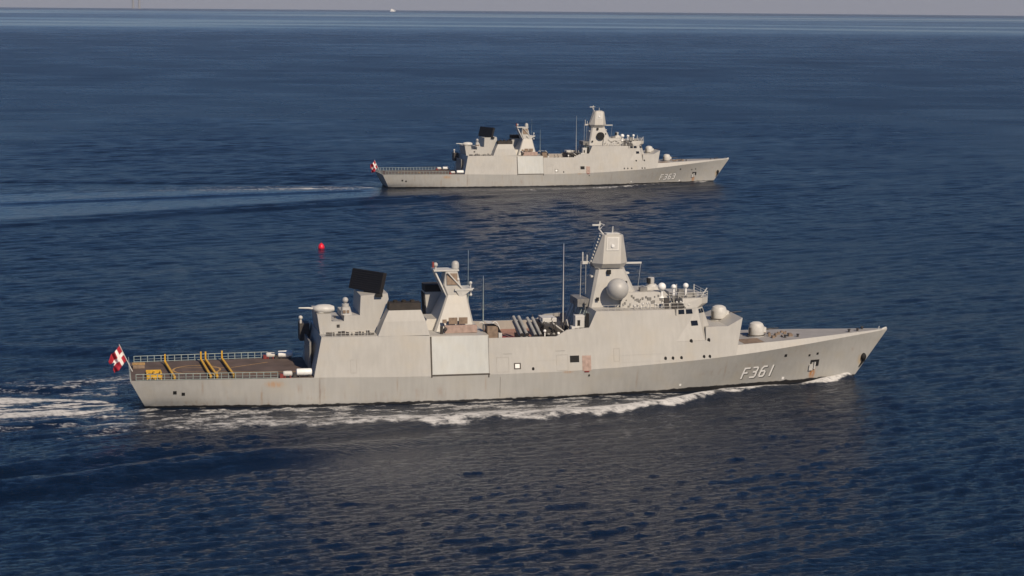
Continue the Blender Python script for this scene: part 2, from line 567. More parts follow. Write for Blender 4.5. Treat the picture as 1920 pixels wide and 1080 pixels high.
    side_plate(MB(), 78.1, 79.0, 4.5, 4.72, .08, 1, 1).build('ladder_foot', M['maroon'], ship)
    k = MB()
    for x0, x1, z0, z1 in ((65.5, 66.7, 5.45, 5.6), (65.5, 66.7, 6.35, 6.5), (65.5, 65.68, 5.6, 6.35), (66.52, 66.7, 5.6, 6.35)):
        side_plate(k, x0, x1, z0, z1, .05, 1, 1)
    k.build('hatch_frame', M['seam'], ship)
    side_plate(MB(), 65.7, 66.5, 5.62, 6.33, .04, 1, 1).build('hatch', M['letter'], ship)
    for X, Z, r_ in ((68.9, 5.4, .2), (93.1, 6.36, .22), (94.5, 6.33, .22), (96.1, 6.33, .22), (100.4, 6.34, .22), (101.5, 6.32, .22), (98.05, 9.15, .26), (101.4, 9.2, .26), (79.0, 3.9, .14)):
        mm = MB()
        c = (X, -side_y(X, Z), Z)
        mm.lathe(c, [(r_ * 1.15, .06), (r_ * 1.15, -.04), (.01, -.045)], 14, 'Y', 1, 1.35)
        mm.build('porthole', M['hole'], ship)
    for x0, x1, z in ((63.6, 65.2, 8.05), (73, 74.7, 8.3), (69, 75, 6.75), (83, 93, 7.2), (84, 96, 5.95)):
        side_plate(MB(), x0, x1, z, z + .07, .02, 3, 1).build('rubbing_strip', M['steel'] if x1 - x0 < 2 else P, ship)

    for x0, x1, z0, z1 in ((62.4, 64.6, 5.0, 7.5), (73.1, 75.2, 4.95, 7.6), (83.5, 84.6, 6.2, 8.4), (37.0, 38.1, 5.6, 7.8)):
        k = MB()
        side_plate(k, x0, x1, z1, z1 + .07, .02, 2, 1)
        side_plate(k, x0, x1, z0, z0 + .07, .02, 2, 1)
        side_plate(k, x0, x0 + .07, z0 + .08, z1 - .01, .02, 1, 2)
        side_plate(k, x1 - .07, x1, z0 + .08, z1 - .01, .02, 1, 2)
        k.build('hatch_outline', M['weld'], ship)
    # ---- midship recess: bulwarks and deck
    for sgn in (-1, 1):
        mb = MB()
        st = [(61.2, 10.85), (68, 10.85), (73.2, 10.82), (75.2, 11.9), (78.2, 12.1), (79.3, 12.15)]
        secs = []
        for X, zt in st:
            o0, o1 = upper_y(X, 9.2), upper_y(X, zt)
            secs.append([(X, sgn * o0, 9.2), (X, sgn * o1, zt), (X, sgn * (o1 - .28), zt), (X, sgn * (o0 - .28), 9.2)])
        mb.loft(secs)
        mb.build('bulwark', P, ship)
    mb = MB()
    mb.loft([[(X, -(upper_y(X, 9.2) - .3), 9.24), (X, upper_y(X, 9.2) - .3, 9.24)] for X in (61.3, 66, 70, 74, 78)], False, False, False)
    mb.build('mid_deck', M['redeck'], ship)
    # missile launch tubes, two crossed banks of four
    for bank, (x0, sgn) in enumerate(((67.4, 1), (69.9, 1), (72.4, 1))):
        for i in range(4 if near else 0):
            X = x0 + (i % 2) * .95 + bank * .1
            Y0 = -5.6 + (i // 2) * .2 + bank * .3
            z0 = 9.9 + (i // 2) * .8 - bank * .35
            tb = MB().tube([(X + .45, Y0, z0), (X, Y0 + 5.0, z0 + 2.35)], .29, n=10).build('launch_tube', M['tube'], ship, smooth=50)
            MB().tube([(X + .47, Y0 - .16, z0 - .08), (X + .455, Y0 - .05, z0 - .02)], .36, n=10).build('end_cap', M['dark'], tb)
    k = MB()
    for X in (67.5, 68.8, 70.6, 71.9):
        k.box(X - .07, X + .07, -5.2, -1.2, 9.25, 10.4)
        k.tube([(X, -5, 9.4), (X, -1.4, 11.4)], .09, n=5)
    k.build('launcher_frame', M['dark'], ship)
    k = MB()
    rnd = random.Random(5)
    k.box(72.2, 76.4, -4.2, 3.4, 9.25, 11.9)
    k.box(72.6, 74.4, -6.8, -4.4, 9.25, 10.4)
    for i in range(26):
        x, y = rnd.uniform(71.2, 76.6), rnd.uniform(-6.5, 3.5)
        k.tube([(x, y, 9.4), (x + rnd.uniform(-1.6, 1.6), y + rnd.uniform(-2, 2), rnd.uniform(11.2, 13.0))], .09, n=5)
    k.build('launcher_rack', M['dark'], ship)
    k = MB()
    k.box(72.6, 75.2, -1.0, 2.6, 12.0, 12.75)
    k.build('launcher_cover', M['pale'], ship, bevel=.06)
    k = MB()
    k.tube([(73.4, -5.4, 12.6), (76.6, -5.0, 10.2)], .13, n=6)
    k.tube([(76.8, -6.0, 9.3), (75.9, -5.6, 13.2)], .1, n=6)
    k.build_each('derrick', M['pale'], ship)
    k = MB()
    for x, y, z in ((72.9, -6.9, 10.0), (73.9, -6.9, 10.1), (72.0, -5.5, 11.2), (74.6, -5.0, 10.6)):
        k.ball((x, y, z), .3, 10, 6)
        k.tube([(x, y, z - 1), (x, y, z)], .12, n=6)
    k.build_each('bollard_light', M['white'], ship, 2, smooth=40)
    k = MB()
    k.box(62.6, 66.6, -6.9, -5.6, 9.25, 10.35)
    k.ball((64.4, -6.3, 10.25), .8, 12, 6, .45)
    k.ball((65.8, -6.3, 10.2), .6, 12, 6, .5)
    k.build('covered_locker', M['maroon'], ship)
    k = MB()
    for X in (60.6, 61.9, 63.0):
        k.tube([(X - 1.0 * math.cos(t), -5.8 + .3 * math.sin(t), 10.2 + 2.9 * math.sin(t)) for t in np.linspace(1.2, 3.1, 8)], .1, n=6)
    k.loft([[(x, -7.4, z), (x, -4.4, z)] for x, z in ((61.2, 13.2), (62.4, 13.1), (63.3, 12.5), (63.8, 11.5), (63.9, 9.3))], False, False, False)
    k.box(63.3, 63.9, -7.4, -4.4, 9.3, 11.4)
    k.build('winch_house', M['pale'], ship)
    k = MB()
    k.box(61.35, 63.2, -7.2, -4.5, 9.3, 12.6)
    k.build('winch', M['brown'], ship)

    # ---- hangar-top weapon tower
    mb = MB()
    prof = [(32.35, 11.7), (31.9, 15.1), (34.3, 15.1), (34.3, 13.8), (36.5, 13.8), (36.6, 14.75), (39.3, 14.75), (39.5, 18.1), (44.2, 18.4), (44.35, 17.4), (41.7, 11.7)]
    mb.loft([[(x, y * (1 - (z - 11.7) * .022), z) for x, z in prof] for y in (-5.2, 5.2)])
    mb.build('radar_tower', P, ship)
    k = MB()
    for X, Z, w2, h2 in ((35.5, 13.0, .25, .25), (34.9, 14.6, .15, .2), (38.3, 15.6, .0, .0)):
        if w2:
            k.box(X - w2, X + w2, -5.16, -5.0, Z - h2, Z + h2)
    k.build_each('vent_opening', M['dark'], ship)
    k = MB()
    rnd = random.Random(11)
    for i in range(15):
        x = 33.2 + i * .56 + rnd.uniform(-.2, .2)
        h_ = rnd.uniform(.25, .7)
        k.box(x, x + rnd.uniform(.15, .6), -7.2, -6.6, 11.7, 11.7 + h_)
    k.build_each('deck_fitting', M['dark'], ship)
    k = MB()
    for X in np.arange(32.6, 41.5, 1.5):
        k.tube([(X, -8.4, 11.7), (X, -8.4, 12.7)], .04, n=4)
    k.tube([(32.6, -8.4, 12.7), (41.4, -8.4, 12.7)], .035, n=4)
    k.tube([(32.6, -8.4, 12.2), (41.4, -8.4, 12.2)], .03, n=4)
    k.build('railing', M['pale'], ship)
    # aft gun turret: flattened pod with its barrel pointing astern
    g = MB().lathe((34.9, -3.1, 15.75), [(.05, -4.2), (.6, -4.1), (.95, -3.4), (1.05, -2.4), (.95, -1.4), (.6, -.7), (.28, -.45)], 16, 'X', 1.25, .78)
    g.lathe((33.0, -3.1, 15.15), [(1.0, 0), (1.0, .3), (.7, .35)], 16)
    gun = g.build('aft_gun', M['pale'], ship, smooth=45)
    gun.matrix_local = Matrix.Translation((32.9, -3.1, 0)) @ Matrix.Rotation(math.pi, 4, 'Z') @ Matrix.Translation((-32.9, 3.1, 0))
    b_ = MB().tube([(34.2, -3.1, 15.8), (35.2, -3.1, 15.95), (36.9, -3.1, 16.0)], .22, .11, 8).build('barrel', M['pale'], gun)
    # director ball on a drum
    k = MB()
    k.loft([octa(37.1, .95, .95, .25, 14.75), octa(37.0, .7, .7, .2, 16.1)])
    k.lathe((36.95, -4.0 + 4, 16.1), [(.3, 0), (.62, .02), (.62, .5), (.2, .55), (.2, .75)], 14)
    k.ball((36.95, 0, 17.25), .52, 14, 10)
    o = k.build('fire_control_director', M['dome'], ship, smooth=40)
    o.location.y = -3.4
    k = MB()
    k.box(36.4, 36.9, -4.42, -4.2, 15.1, 15.6)
    k.box(37.1, 37.5, -4.42, -4.2, 15.1, 15.6)
    k.build_each('director_hatch', M['brown'], ship)
    # big black air-search panel, tilted back, turned to port quarter
    rot = {True: (-57, -16), False: (-66, -16)}[near]
    mt = Matrix.Translation((41.3, -.4, 20.05)) @ Matrix.Rotation(R(rot[0]), 4, 'Z') @ Matrix.Rotation(R(rot[1]), 4, 'X')
    hw = 4.15
    k = MB()
    k.box(-hw, hw, -.45, .3, -1.75, 1.85, mt)
    for i in range(9):
        k.box(-hw + .3, hw - .3, -.52, -.46, -1.5 + i * .38, -1.36 + i * .38, mt)
    k.box(-1.4, 1.4, .3, 1.5, -1.1, 1.0, mt)
    rad = k.build('search_radar', M['black'], ship, bevel=.06)
    k = MB().lathe((41.6, -.4, 18.1), [(1.1, 0), (1.0, .5), (.7, .8), (.7, 1.5)], 14)
    k.build('turntable', M['black'], rad)
    k = MB()
    k.box(42.0, 43.2, -5.15, -4.6, 17.9, 18.45)
    k.build('tower_notch', M['hole'], ship)

    # ---- funnel block amidships
    def side_block(levels, yin, sgn):
        # levels: (z, x aft, x forward, outer half-breadth); straight inboard face at yin
        return MB().loft([[(xa, sgn * yo, z), (xf, sgn * yo, z), (xf, sgn * yin, z), (xa, sgn * yin, z)] for z, xa, xf, yo in levels])
    ya = upper_y(46, 11.7)
    fun = side_block([(11.66, 41.85, 50.85, ya), (14.1, 42.9, 50.2, ya - .5), (15.95, 43.85, 49.45, ya - 1.0)], 5.2, -1).build('funnel', P, ship)
    side_block([(15.96, 43.9, 49.45, ya - 1.0), (17.15, 44.05, 49.5, ya - 1.3)], 5.3, -1).build('funnel_cap', M['soot'], fun)
    k = MB()
    for X in (45.2, 46.7, 48.2):
        k.lathe((X, -6.4, 17.1), [(.42, 0), (.42, .4), (.34, .4), (.34, .05)], 12)
    k.build_each('exhaust_pipe', M['soot'], fun)
    # second stack to port, half hidden by the aft mast
    st2 = side_block([(11.5, 52.6, 58, 8.6), (17.2, 52.2, 57.5, 7.6)], 4.2, 1).build('funnel', P, ship)
    side_block([(17.21, 52.2, 57.5, 7.6), (18.5, 52.1, 57.4, 7.3)], 4.25, 1).build('funnel_cap', M['soot'], st2)
    mb = MB()
    mb.loft([[(50.6, -3.2, 11.5), (53.2, -3.2, 11.5), (53.2, 3.6, 11.5), (50.6, 3.6, 11.5)], [(51.4, -2.6, 13.4), (53.6, -2.6, 13.4), (53.6, 3.0, 13.4), (51.4, 3.0, 13.4)]])
    mb.build('intake_house', P, ship)
    k = MB()
    for i in range(4):
        k.tube([(52.45, 4.6 + i, 11.8), (52.05, 4.5 + i * .9, 17.0)], .1, n=5)
    for i in range(6):
        z = 12 + i * .8
        k.tube([(52.5 - i * .06, 4.4, z), (52.5 - i * .06, 7.8, z)], .06, n=5)
    k.build('ladder', M['dark'], st2)

    # ---- aft mast
    mb = MB()
    mb.loft([octa(55.95, 3.65, 5.2, .35, 11.55), octa(56.8, 1.8, 2.3, .25, 17.5), octa(56.0, 1.55, 2.0, .2, 19.2), octa(56.0, 1.05, 1.5, .15, 21.75)])
    am = mb.build('aft_mast', P, ship)
    k = MB()
    k.box(54.7, 57.3, -2.0, -1.9, 19.3, 21.3)
    o = k.build('recess_shade', M['brown'], am)  # brown plate paints the shade of the recessed upper box
    o.matrix_local = Matrix.Translation((56, -1.95, 20.3)) @ Matrix.Rotation(R(-11), 4, 'X') @ Matrix.Scale(.72, 4, (1, 0, 0)) @ Matrix.Translation((-56, 1.95, -20.3))
    k = MB()
    k.tube([(53.0, -1.0, 21.75), (55.0, -1.9, 17.4)], .17, n=8)
    k.tube([(53.0, 1.0, 21.75), (55.0, 1.9, 17.4)], .17, n=8)
    k.box(52.8, 57.3, -1.6, 1.6, 21.65, 21.9)
    k.tube([(55.2, -2.1, 21.5), (57.8, -2.2, 18.6)], .13, n=6)
    k.build('mast_bracket', M['pale'], am)
    k = MB()
    k.box(56.4, 59.6, -2.6, 1.6, 18.3, 18.6)
    k.loft([[(57.4, -2.4, 17.0), (57.6, -2.4, 17.0), (57.6, 1.4, 17.0), (57.4, 1.4, 17.0)], [(56.6, -2.5, 18.3), (59.2, -2.5, 18.3), (59.2, 1.5, 18.3), (56.6, 1.5, 18.3)]])
    k.build('mast_platform', M['pale'], am)
    k = MB()
    k.tube([(59.4, -1.5, 17.2), (59.4, -1.5, 19.7)], .12, n=6)
    k.ball((59.4, -1.5, 19.5), .3, 10, 6)
    k.ball((59.4, -1.5, 17.4), .3, 10, 6)
    k.tube([(58.2, -1.5, 18.5), (60, -1.5, 18.5)], .1, n=6)
    k.build('signal_lamp', M['pale'], am, smooth=40)
    MB().ball((57.1, -1.75, 20.2), .28, 8, 6).build('lamp', M['pale'], am, smooth=40)
    k = MB()
    k.lathe((56.9, 0, 21.9), [(.35, 0), (.68, .05), (.68, .75), (.6, 1.05), (.38, 1.3), (.02, 1.4)], 16)
    k.build('radome', M['dome'], am, smooth=40)
    k = MB()
    k.ball((53.3, -.4, 22.7), .42, 12, 8)
    k.tube([(53.3, -.4, 21.8), (53.3, -.4, 22.5)], .2, n=8)
    k.build('radome', M['dome'], am, smooth=40)
    k = MB()
    k.box(52.7, 53.0, -.7, -.2, 22.2, 23.2)
    k.build('antenna_panel', M['maroon'], am)
    k = MB()
    for X in (54.8, 56.6):
        k.box(X, X + 1.5, -5.65, -5.3, 12.9, 14.0)
    k.box(53.7, 54.4, -5.6, -5.3, 13.1, 13.7)
    k.build_each('equipment_locker', M['brown'], ship)
    k = MB()
    k.box(53.9, 59.6, -6.8, -5.9, 11.5, 12.8)
    k.build('deck_locker', M['pink'], ship, bevel=.05)
    k = MB()
    k.tube([(53.2, -7.4, 11.5), (53.2, -7.4, 12.9)], .28, n=8)
    k.ball((53.9, -7.2, 12.3), .35, 8, 6)
    k.build('capstan', M['dark'], ship)
    # whip antennas
    for X, Y, z0, z1 in ((61.0, -5, 11.4, 21.2), (60.1, 4.5, 11.4, 24.5), (76.6, 0, 11.5, 26.0)):
        k = MB()
        k.tube([(X, Y, z0), (X, Y, z0 + (z1 - z0) * .4)], .11, .085, 6)
        k.tube([(X, Y, z0 + (z1 - z0) * .4), (X, Y, z1)], .07 if X != 60.1 else .04, .03, 6)
        k.build('whip_antenna', M['pale'] if X > 70 else M['rail'], ship)

    # ---- bridge block
    mb = MB()
    slab(mb, [(77.7, 80.6, 14.95), (84, 84.5, 14.9), (89, 89, 14.85), (95.3, 95.3, 14.8)], 9.2, 6)
    br = mb.build('bridge_block', P, ship, smooth=20)
    yb, yt = upper_y(95.3, 9.22), upper_y(95.3, 14.8)
    low = [(95.3, yb), (100.6, upper_y(100.6, 9.22) - .05), (102.7, 6.6), (103.6, 3.6)]
    top = [(95.3, yt), (99.6, 6.75), (101.0, 5.2), (101.5, 3.3)]
    mid = [(95.3, yt - .12), (99.7, 6.55), (101.15, 5.05), (101.6, 3.2)]
    fr = MB()
    plan_loft(fr, [(9.22, low), (14.8, top)])
    frp = fr.build('bridge_front', P, br)
    # bridge windows: band of panes on every facet
    def lerp2(a, b, t):
        return (a[0] + (b[0] - a[0]) * t, a[1] + (b[1] - a[1]) * t)
    def pane(a, b, z0, z1, out=.05):
        """pane between plan points on the sloping front"""
        def at(p_top, p_low, z):
            t = (z - 9.22) / (14.8 - 9.22)
            return lerp2(p_low, p_top, t)
        q = []
        for (pt, pl_), z in ((a, z0), (b, z0), (b, z1), (a, z1)):
            x, y = at(pt, pl_, z)
            q.append(Vector((x, -y, z)))
        n = (q[1] - q[0]).cross(q[3] - q[0]).normalized()
        if n.y > 0:
            n = -n
        fs = [p_ + n * out for p_ in q]
        bk = [p_ - n * .05 for p_ in q]
        return MB().add([tuple(p_) for p_ in fs + bk], [(0, 1, 2, 3), (7, 6, 5, 4), (0, 4, 5, 1), (1, 5, 6, 2), (2, 6, 7, 3), (3, 7, 4, 0)])
    def edge_pt(i, t):
        return (lerp2(top[i], top[i + 1], t), lerp2(low[i], low[i + 1], t))
    for i, t0, t1 in ((0, .12, .38), (0, .46, .74)):
        pane(edge_pt(i, t0), edge_pt(i, t1), 13.95, 14.72).build('window', M['glass'], frp)
    pane(edge_pt(0, .62), edge_pt(0, .88), 11.85, 12.7).build('window', M['glass'], frp)
    for t0, t1 in ((.12, .45), (.55, .88)):
        pane(edge_pt(1, t0), edge_pt(1, t1), 13.9, 14.6).build('window', M['glass'], frp)
        pane(edge_pt(2, t0), edge_pt(2, t1), 13.9, 14.6).build('window', M['glass'], frp)
    k = MB()
    k.box(95.2, 95.42, -(yt + .2), -(yt - .4), 12.3, 14.9)
    k.build('wing_crease_shade', M['steel'], br)  # grey strip paints the shadow along the bridge crease
    # overhanging pilothouse roof
    k = MB()
    plan_loft(k, [(14.82, [(97.6, 6.5), (99.7, 6.3), (101.0, 5.0), (101.4, 3)]), (15.5, [(97.0, 6.4), (100.6, 6.1), (102.0, 5.0), (102.4, 3)]), (16.5, [(97.0, 6.1), (100.7, 5.9), (102.1, 4.8), (102.5, 3)])])
    k.build('pilothouse_roof', P, br)
    k = MB()
    plan_loft(k, [(14.85, [(86.0, 4.5), (96.6, 4.5), (97.0, 3.6)]), (17.5, [(86.4, 3.9), (93.5, 3.9), (94.5, 3.1)])])
    k.build('upper_house', P, br)
    k = MB()
    rnd = random.Random(3)
    for i in range(44):
        X = 86.4 + i * .33
        z = rnd.uniform(14.95, 16.9)
        s_ = rnd.uniform(.1, .3)
        yy = -(4.5 - (z - 14.85) * .23) - .02
        if X > 94.5:
            yy -= rnd.uniform(0, 1.2)
        k.box(X, X + s_ * 1.4, yy - .15, yy + .25, z - s_, z + s_ * .8)
    k.build_each('wall_fitting', M['steel'], br)
    k = MB()
    for i in range(16):
        X = 88 + i * .66 + rnd.uniform(-.3, .3)
        z = rnd.uniform(15.2, 16.0)
        k.ball((X, -6.1 + rnd.uniform(-.3, .4), z), rnd.uniform(.18, .32), 8, 6)
        k.tube([(X, -6.1, 14.9), (X, -6.1, z)], .1, n=5)
    k.build_each('lamp_fitting', M['pale'], br, 2, smooth=50)
    k = MB()
    k.box(93.6, 94.4, -6.6, -5.9, 14.9, 16.7)
    k.box(94.9, 95.8, -6.9, -6.2, 14.9, 15.8)
    k.box(96.0, 97.0, -6.9, -6.4, 14.9, 15.7)
    k.build_each('signal_locker', M['dark'], br)
    k = MB()
    for X in np.arange(81.5, 97.5, 1.3):
        k.tube([(X, -(upper_y(X, 14.8) - .25), 14.85), (X, -(upper_y(X, 14.8) - .25), 15.9)], .035, n=4)
    for h_ in (15.35, 15.9):
        k.tube([(X, -(upper_y(X, 14.8) - .25), h_) for X in np.arange(81.5, 97.6, 2.6)], .03, n=4)
    for h_ in (17.0, 17.45):
        k.tube([(95, -4.5, h_), (98, -5.9, h_), (101, -5.6, h_), (102.2, -4.4, h_), (102.3, 4.4, h_)], .05, n=4)
    for x, y in ((95, -4.5), (96.5, -5.2), (98, -5.9), (99.5, -5.75), (101, -5.6), (102.2, -4.4), (102.3, 0), (102.3, 4.4)):
        k.tube([(x, y, 16.4), (x, y, 17.45)], .045, n=4)
    k.build('railing', M['pale'], br)
    # domes and small gear on the bridge roof
    for X, Z, r_, Y in ((93.75, 18.4, .74, -4.0), (95.95, 18.35, .45, -4.0), (98.2, 18.5, .5, -4.0)):
        k = MB()
        k.ball((X, Y, Z), r_, 18, 12)
        k.lathe((X, Y, 16.4), [(.55, 0), (.22, .3), (.2, Z - 16.4 - r_ * .8), (r_ * .7, Z - 16.4 - r_ * .6)], 12)
        k.build('satellite_dome', M['white'], br, smooth=45)
    k = MB()
    k.box(91.5, 94.3, -1.4, 1.4, 17.5, 18.0)
    k.lathe((92.9, 0, 18.0), [(1.0, 0), (.95, .35), (.5, .4), (.5, 1.0)], 14)
    k.build('gun_director', M['pale'], br, smooth=35)
    k = MB()
    k.lathe((92.85, 0, 18.6), [(.62, 0), (.62, .9), (.5, 1.0)], 14)
    k.build('director_drum', M['dome'], br, smooth=35)
    k = MB()
    k.box(92.1, 92.55, -.9, .2, 18.55, 19.5)
    k.build('director_lens', M['hole'], br)
    k = MB()
    k.box(90.0, 91.3, -3.2, -2.0, 17.5, 18.2)
    k.box(96.8, 97.8, -4.3, -3.3, 16.5, 17.9)
    k.box(98.6, 100.4, -3.5, -1.5, 16.5, 17.2)
    k.build_each('roof_locker', M['steel'], br)
    k = MB()
    k.tube([(99.9, -3.6, 16.4), (99.9, -3.6, 18.7)], .1, .06, 6)
    k.tube([(101.0, -4.3, 16.4), (102.2, -4.0, 18.0)], .09, n=6)
    k.tube([(96.9, -2.6, 17.2), (96.9, -2.6, 18.6)], .09, n=6)
    k.build_each('pole_antenna', M['pale'], br)

    # ---- main mast
    mb = MB()
    mb.loft([octa(85.4, 4.9, 3.7, .4, 14.9), octa(84.75, 2.65, 2.2, .5, 21.5), octa(84.6, 2.75, 2.3, .55, 21.75)])
    mast = mb.build('main_mast', P, ship)
    mb = MB()
    mb.loft([octa(84.6, 2.6, 2.5, .9, 21.76), octa(84.65, 3.25, 3.1, 1.6, 22.6), octa(85.2, 1.9, 1.85, .35, 27.6)])
    head = mb.build('radar_head', P, mast)
    def head_plate(u0, u1, v0, v1, off, name, mat):
        a, b, c, d = [Vector(p) for p in (octa(84.65, 3.25, 3.1, 1.6, 22.6)[0], octa(84.65, 3.25, 3.1, 1.6, 22.6)[1], octa(85.2, 1.9, 1.85, .35, 27.6)[1], octa(85.2, 1.9, 1.85, .35, 27.6)[0])]
        def pt(u, v):
            return a.lerp(b, u).lerp(d.lerp(c, u), v)
        n = (b - a).cross(d - a).normalized()
        if n.y > 0:
            n = -n
        q = [pt(u0, v0), pt(u1, v0), pt(u1, v1), pt(u0, v1)]
        fs, bk = [p_ + n * off for p_ in q], [p_ - n * .05 for p_ in q]
        MB().add([tuple(p_) for p_ in fs + bk], [(0, 1, 2, 3), (7, 6, 5, 4), (0, 4, 5, 1), (1, 5, 6, 2), (2, 6, 7, 3), (3, 7, 4, 0)]).build(name, mat, mast)
    head_plate(.14, .86, .46, .93, .10, 'array_panel', M['pale'])
    head_plate(.22, .78, .51, .89, .14, 'array_face', M['dome'])
    k = MB().lathe((84.95, -2.62, 25.75), [(.02, -.09), (.3, -.07), (.3, .3)], 14, 'Y')
    k.build('array_boss', M['white'], mast, smooth=40)
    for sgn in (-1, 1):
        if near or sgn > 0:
            k = MB()
            k.ball((85.2, sgn * 5.3, 18.35), 1.95, 28, 18)
            k.lathe((85.15, 0, 18.3), [(1.1, sgn * 2.6), (1.1, sgn * 3.4), (.9, sgn * 4.9)], 14, 'Y')
            k.build('radome', M['dome'], mast, smooth=45)
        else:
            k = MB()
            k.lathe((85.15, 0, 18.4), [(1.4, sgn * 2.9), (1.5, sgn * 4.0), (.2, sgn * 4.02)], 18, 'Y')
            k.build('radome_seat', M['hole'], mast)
    k = MB()
    k.box(80.0, 82.0, -.3, .3, 22.25, 22.75)
    k.box(87.4, 91.0, -.15, .15, 22.15, 22.45)
    k.tube([(80.1, 0, 22.5), (80.1, 0, 24.4)], .11, n=6)
    k.tube([(80.9, 0, 22.5), (80.9, 0, 23.9)], .1, n=6)
    k.tube([(79.7, 0, 15.0), (79.8, 0, 22.8)], .05, n=5)
    k.tube([(80.7, 0, 15.0), (80.7, 0, 22.4)], .04, n=5)
    k.tube([(90.4, 0, 17.4), (90.9, 0, 22.3)], .025, n=4)
    k.box(81.3, 82.4, -1.4, 1.0, 20.0, 20.3)
    k.box(87.0, 88.6, -.6, .6, 20.4, 20.65)
    k.build('yardarm', M['pale'], mast)
    k = MB()
    k.tube([(83.7, -.4, 27.6), (82.9, -.4, 28.6), (83.1, -.4, 29.9)], .16, .1, 7)
    k.tube([(83.1, -.4, 28.6), (83.9, -.4, 29.3), (83.0, -.4, 29.6)], .1, n=6)
    k.box(81.7, 83.2, -.55, -.25, 29.15, 29.45)
    k.tube([(85.4, -.4, 27.5), (85.5, -.4, 29.0)], .14, .08, 6)
    k.box(84.2, 86.6, -1.0, 1.0, 27.55, 27.8)
    k.build('masthead_antenna', M['pale'], mast)
    k = MB()
    for z in np.arange(22.8, 27.4, .55):
        t = (z - 22.6) / 5
        x = 81.35 + t * 1.9
        k.box(x - .18, x, -1.3 + t * .6, -.9 + t * .6, z, z + .28)
    k.build('mast_ladder', M['pale'], mast)
    k = MB()
    k.box(83.95, 84.6, -2.95, -2.4, 20.7, 21.45)
    k.box(81.7, 82.2, -3.95, -3.7, 16.1, 16.7)
    k.box(87.6, 87.95, -3.9, -3.6, 16.4, 16.9)
    k.box(87.3, 87.6, -3.0, -2.6, 18.9, 19.4)
    k.build_each('mast_opening', M['hole'], mast)
    # ladders and lockers on the shaded aft face of the bridge block
    k = MB()
    rnd = random.Random(9)
    for i in range(9):
        y = -6.8 + i * 1.5
        k.tube([(77.6, y, 9.4), (79.6, y + rnd.uniform(-.5, .5), 14.6)], .09, n=5)
    for i in range(5):
        z = 9.9 + i * 1.05
        x = 77.7 + (z - 9.3) * .5
        k.tube([(x - .15, -7, z), (x - .15, 6, z)], .06, n=5)
    k.build('aft_ladder', M['rail'], br)
    k = MB()
    k.box(76.9, 78.6, -7.9, -6.3, 12.0, 14.2)
    k.box(76.2, 77.6, -8.2, -6.8, 9.3, 12.3)
    k.build_each('fan_housing', M['pale'], br, bevel=.08)
    k = MB()
    k.box(77.3, 77.8, -7.94, -7.5, 12.4, 13.4)
    k.box(76.8, 77.4, -8.24, -7.8, 10.2, 12.0)
    k.box(78.7, 79.3, -8.3, -7.9, 12.2, 14.6)
    k.build_each('fan_grille', M['hole'], br)
    k = MB()
    k.ball((79.9, -3, 15.6), .3, 10, 6)
    k.ball((78.6, 0, 15.4), .3, 10, 6)
    k.tube([(79.9, -3, 14.5), (79.9, -3, 15.5)], .1, n=5)
    k.tube([(78.6, 0, 13.5), (78.6, 0, 15.3)], .1, n=5)
    k.box(78.6, 81.5, -2.6, 3.0, 14.9, 16.3)
    k.build('aft_fitting', M['steel'], br)

    # ---- forward guns
    for X, z in ((105.85, 11.5), (113.1, 8.25)):
        k = MB()
        k.lathe((X, 0, z), [(1.5, 0), (1.5, .22), (1.38, .25), (1.42, .5), (1.44, 1.3), (1.38, 1.9), (1.18, 2.35), (.7, 2.62), (.02, 2.72)], 24, 'Z', 1, 1)
        k.box(X + .6, X + 1.75, -.55, .55, z + .75, z + 1.65)
        gun = k.build('gun_turret', M['pale'], ship, smooth=35)
        MB().lathe((X, 0, z), [(1.6, .22), (1.62, .24), (1.6, .34), (1.45, .35)], 24).build('turret_ring', M['seam'], gun)
        MB().tube([(X + 1.6, 0, z + 1.2), (X + 2.2, 0, z + 1.25), (X + 4.3, 0, z + 1.4)], .17, .08, 10).build('barrel', M['dark'], gun, smooth=50)
        MB().box(X - 1.62, X - 1.35, -1.2, -.7, z + .4, z + 1.7).build('turret_hatch', M['dark'], gun)

    # ---- foredeck with its chamfered edge
    hbD = lambda X: max(hbK(X) - .55 * min(1, (138.9 - X) / 10), .06)
    zD = lambda X: 8.05 + (X - 106) / 32.7 * .95
    mb = MB()
    secs = []
    for X in list(np.linspace(105.5, 138.68, 34)):
        yk, zk_, yd, zd = hbK(X), zK(X), hbD(X), max(zD(X), zK(X) + .05)
        secs.append([(X, -yk, zk_), (X, -yd, zd), (X, yd, zd), (X, yk, zk_)])
    mb.loft(secs)
    mb.build('foredeck', P, ship, smooth=20)
    mb = MB()
    secs = [[(X, -(hbD(X) - .3), max(zD(X), zK(X) + .05) + .012), (X, hbD(X) - .3, max(zD(X), zK(X) + .05) + .012)] for X in np.linspace(108.6, 136.5, 20)]
    mb.loft(secs, False, False, False)
    mb.build('deck_coating', M['foredeck'], ship)
    mb = MB()
    secs = [[(X, -(hbD(X) - .35), zD(X) + .02), (X, -2.2, zD(X) + .02)] for X in np.linspace(108.5, 112.5, 4)]
    mb.loft(secs, False, False, False)
    mb.build('gun_deck', M['brown'], ship)
    k = MB()
    rnd = random.Random(21)
    for i in range(16):
        x, y = rnd.uniform(115, 119.5), rnd.uniform(-4, 3)
        z = zD(x)
        k.box(x, x + rnd.uniform(.15, .6), y, y + rnd.uniform(.2, .8), z, z + rnd.uniform(.2, .75))
    k.build_each('deck_fitting', M['brown'], ship)
    k = MB()
    for x, y in ((117.5, -3.4), (118.6, -2.2), (120, -3.2), (130.6, -1.5), (132.5, -.9), (134, .6)):
        k.lathe((x, y, zD(x)), [(.22, 0), (.22, .45), (.32, .47), (.32, .55), (.1, .56)], 10)
    k.build_each('bollard', M['dark'], ship)
    k = MB()
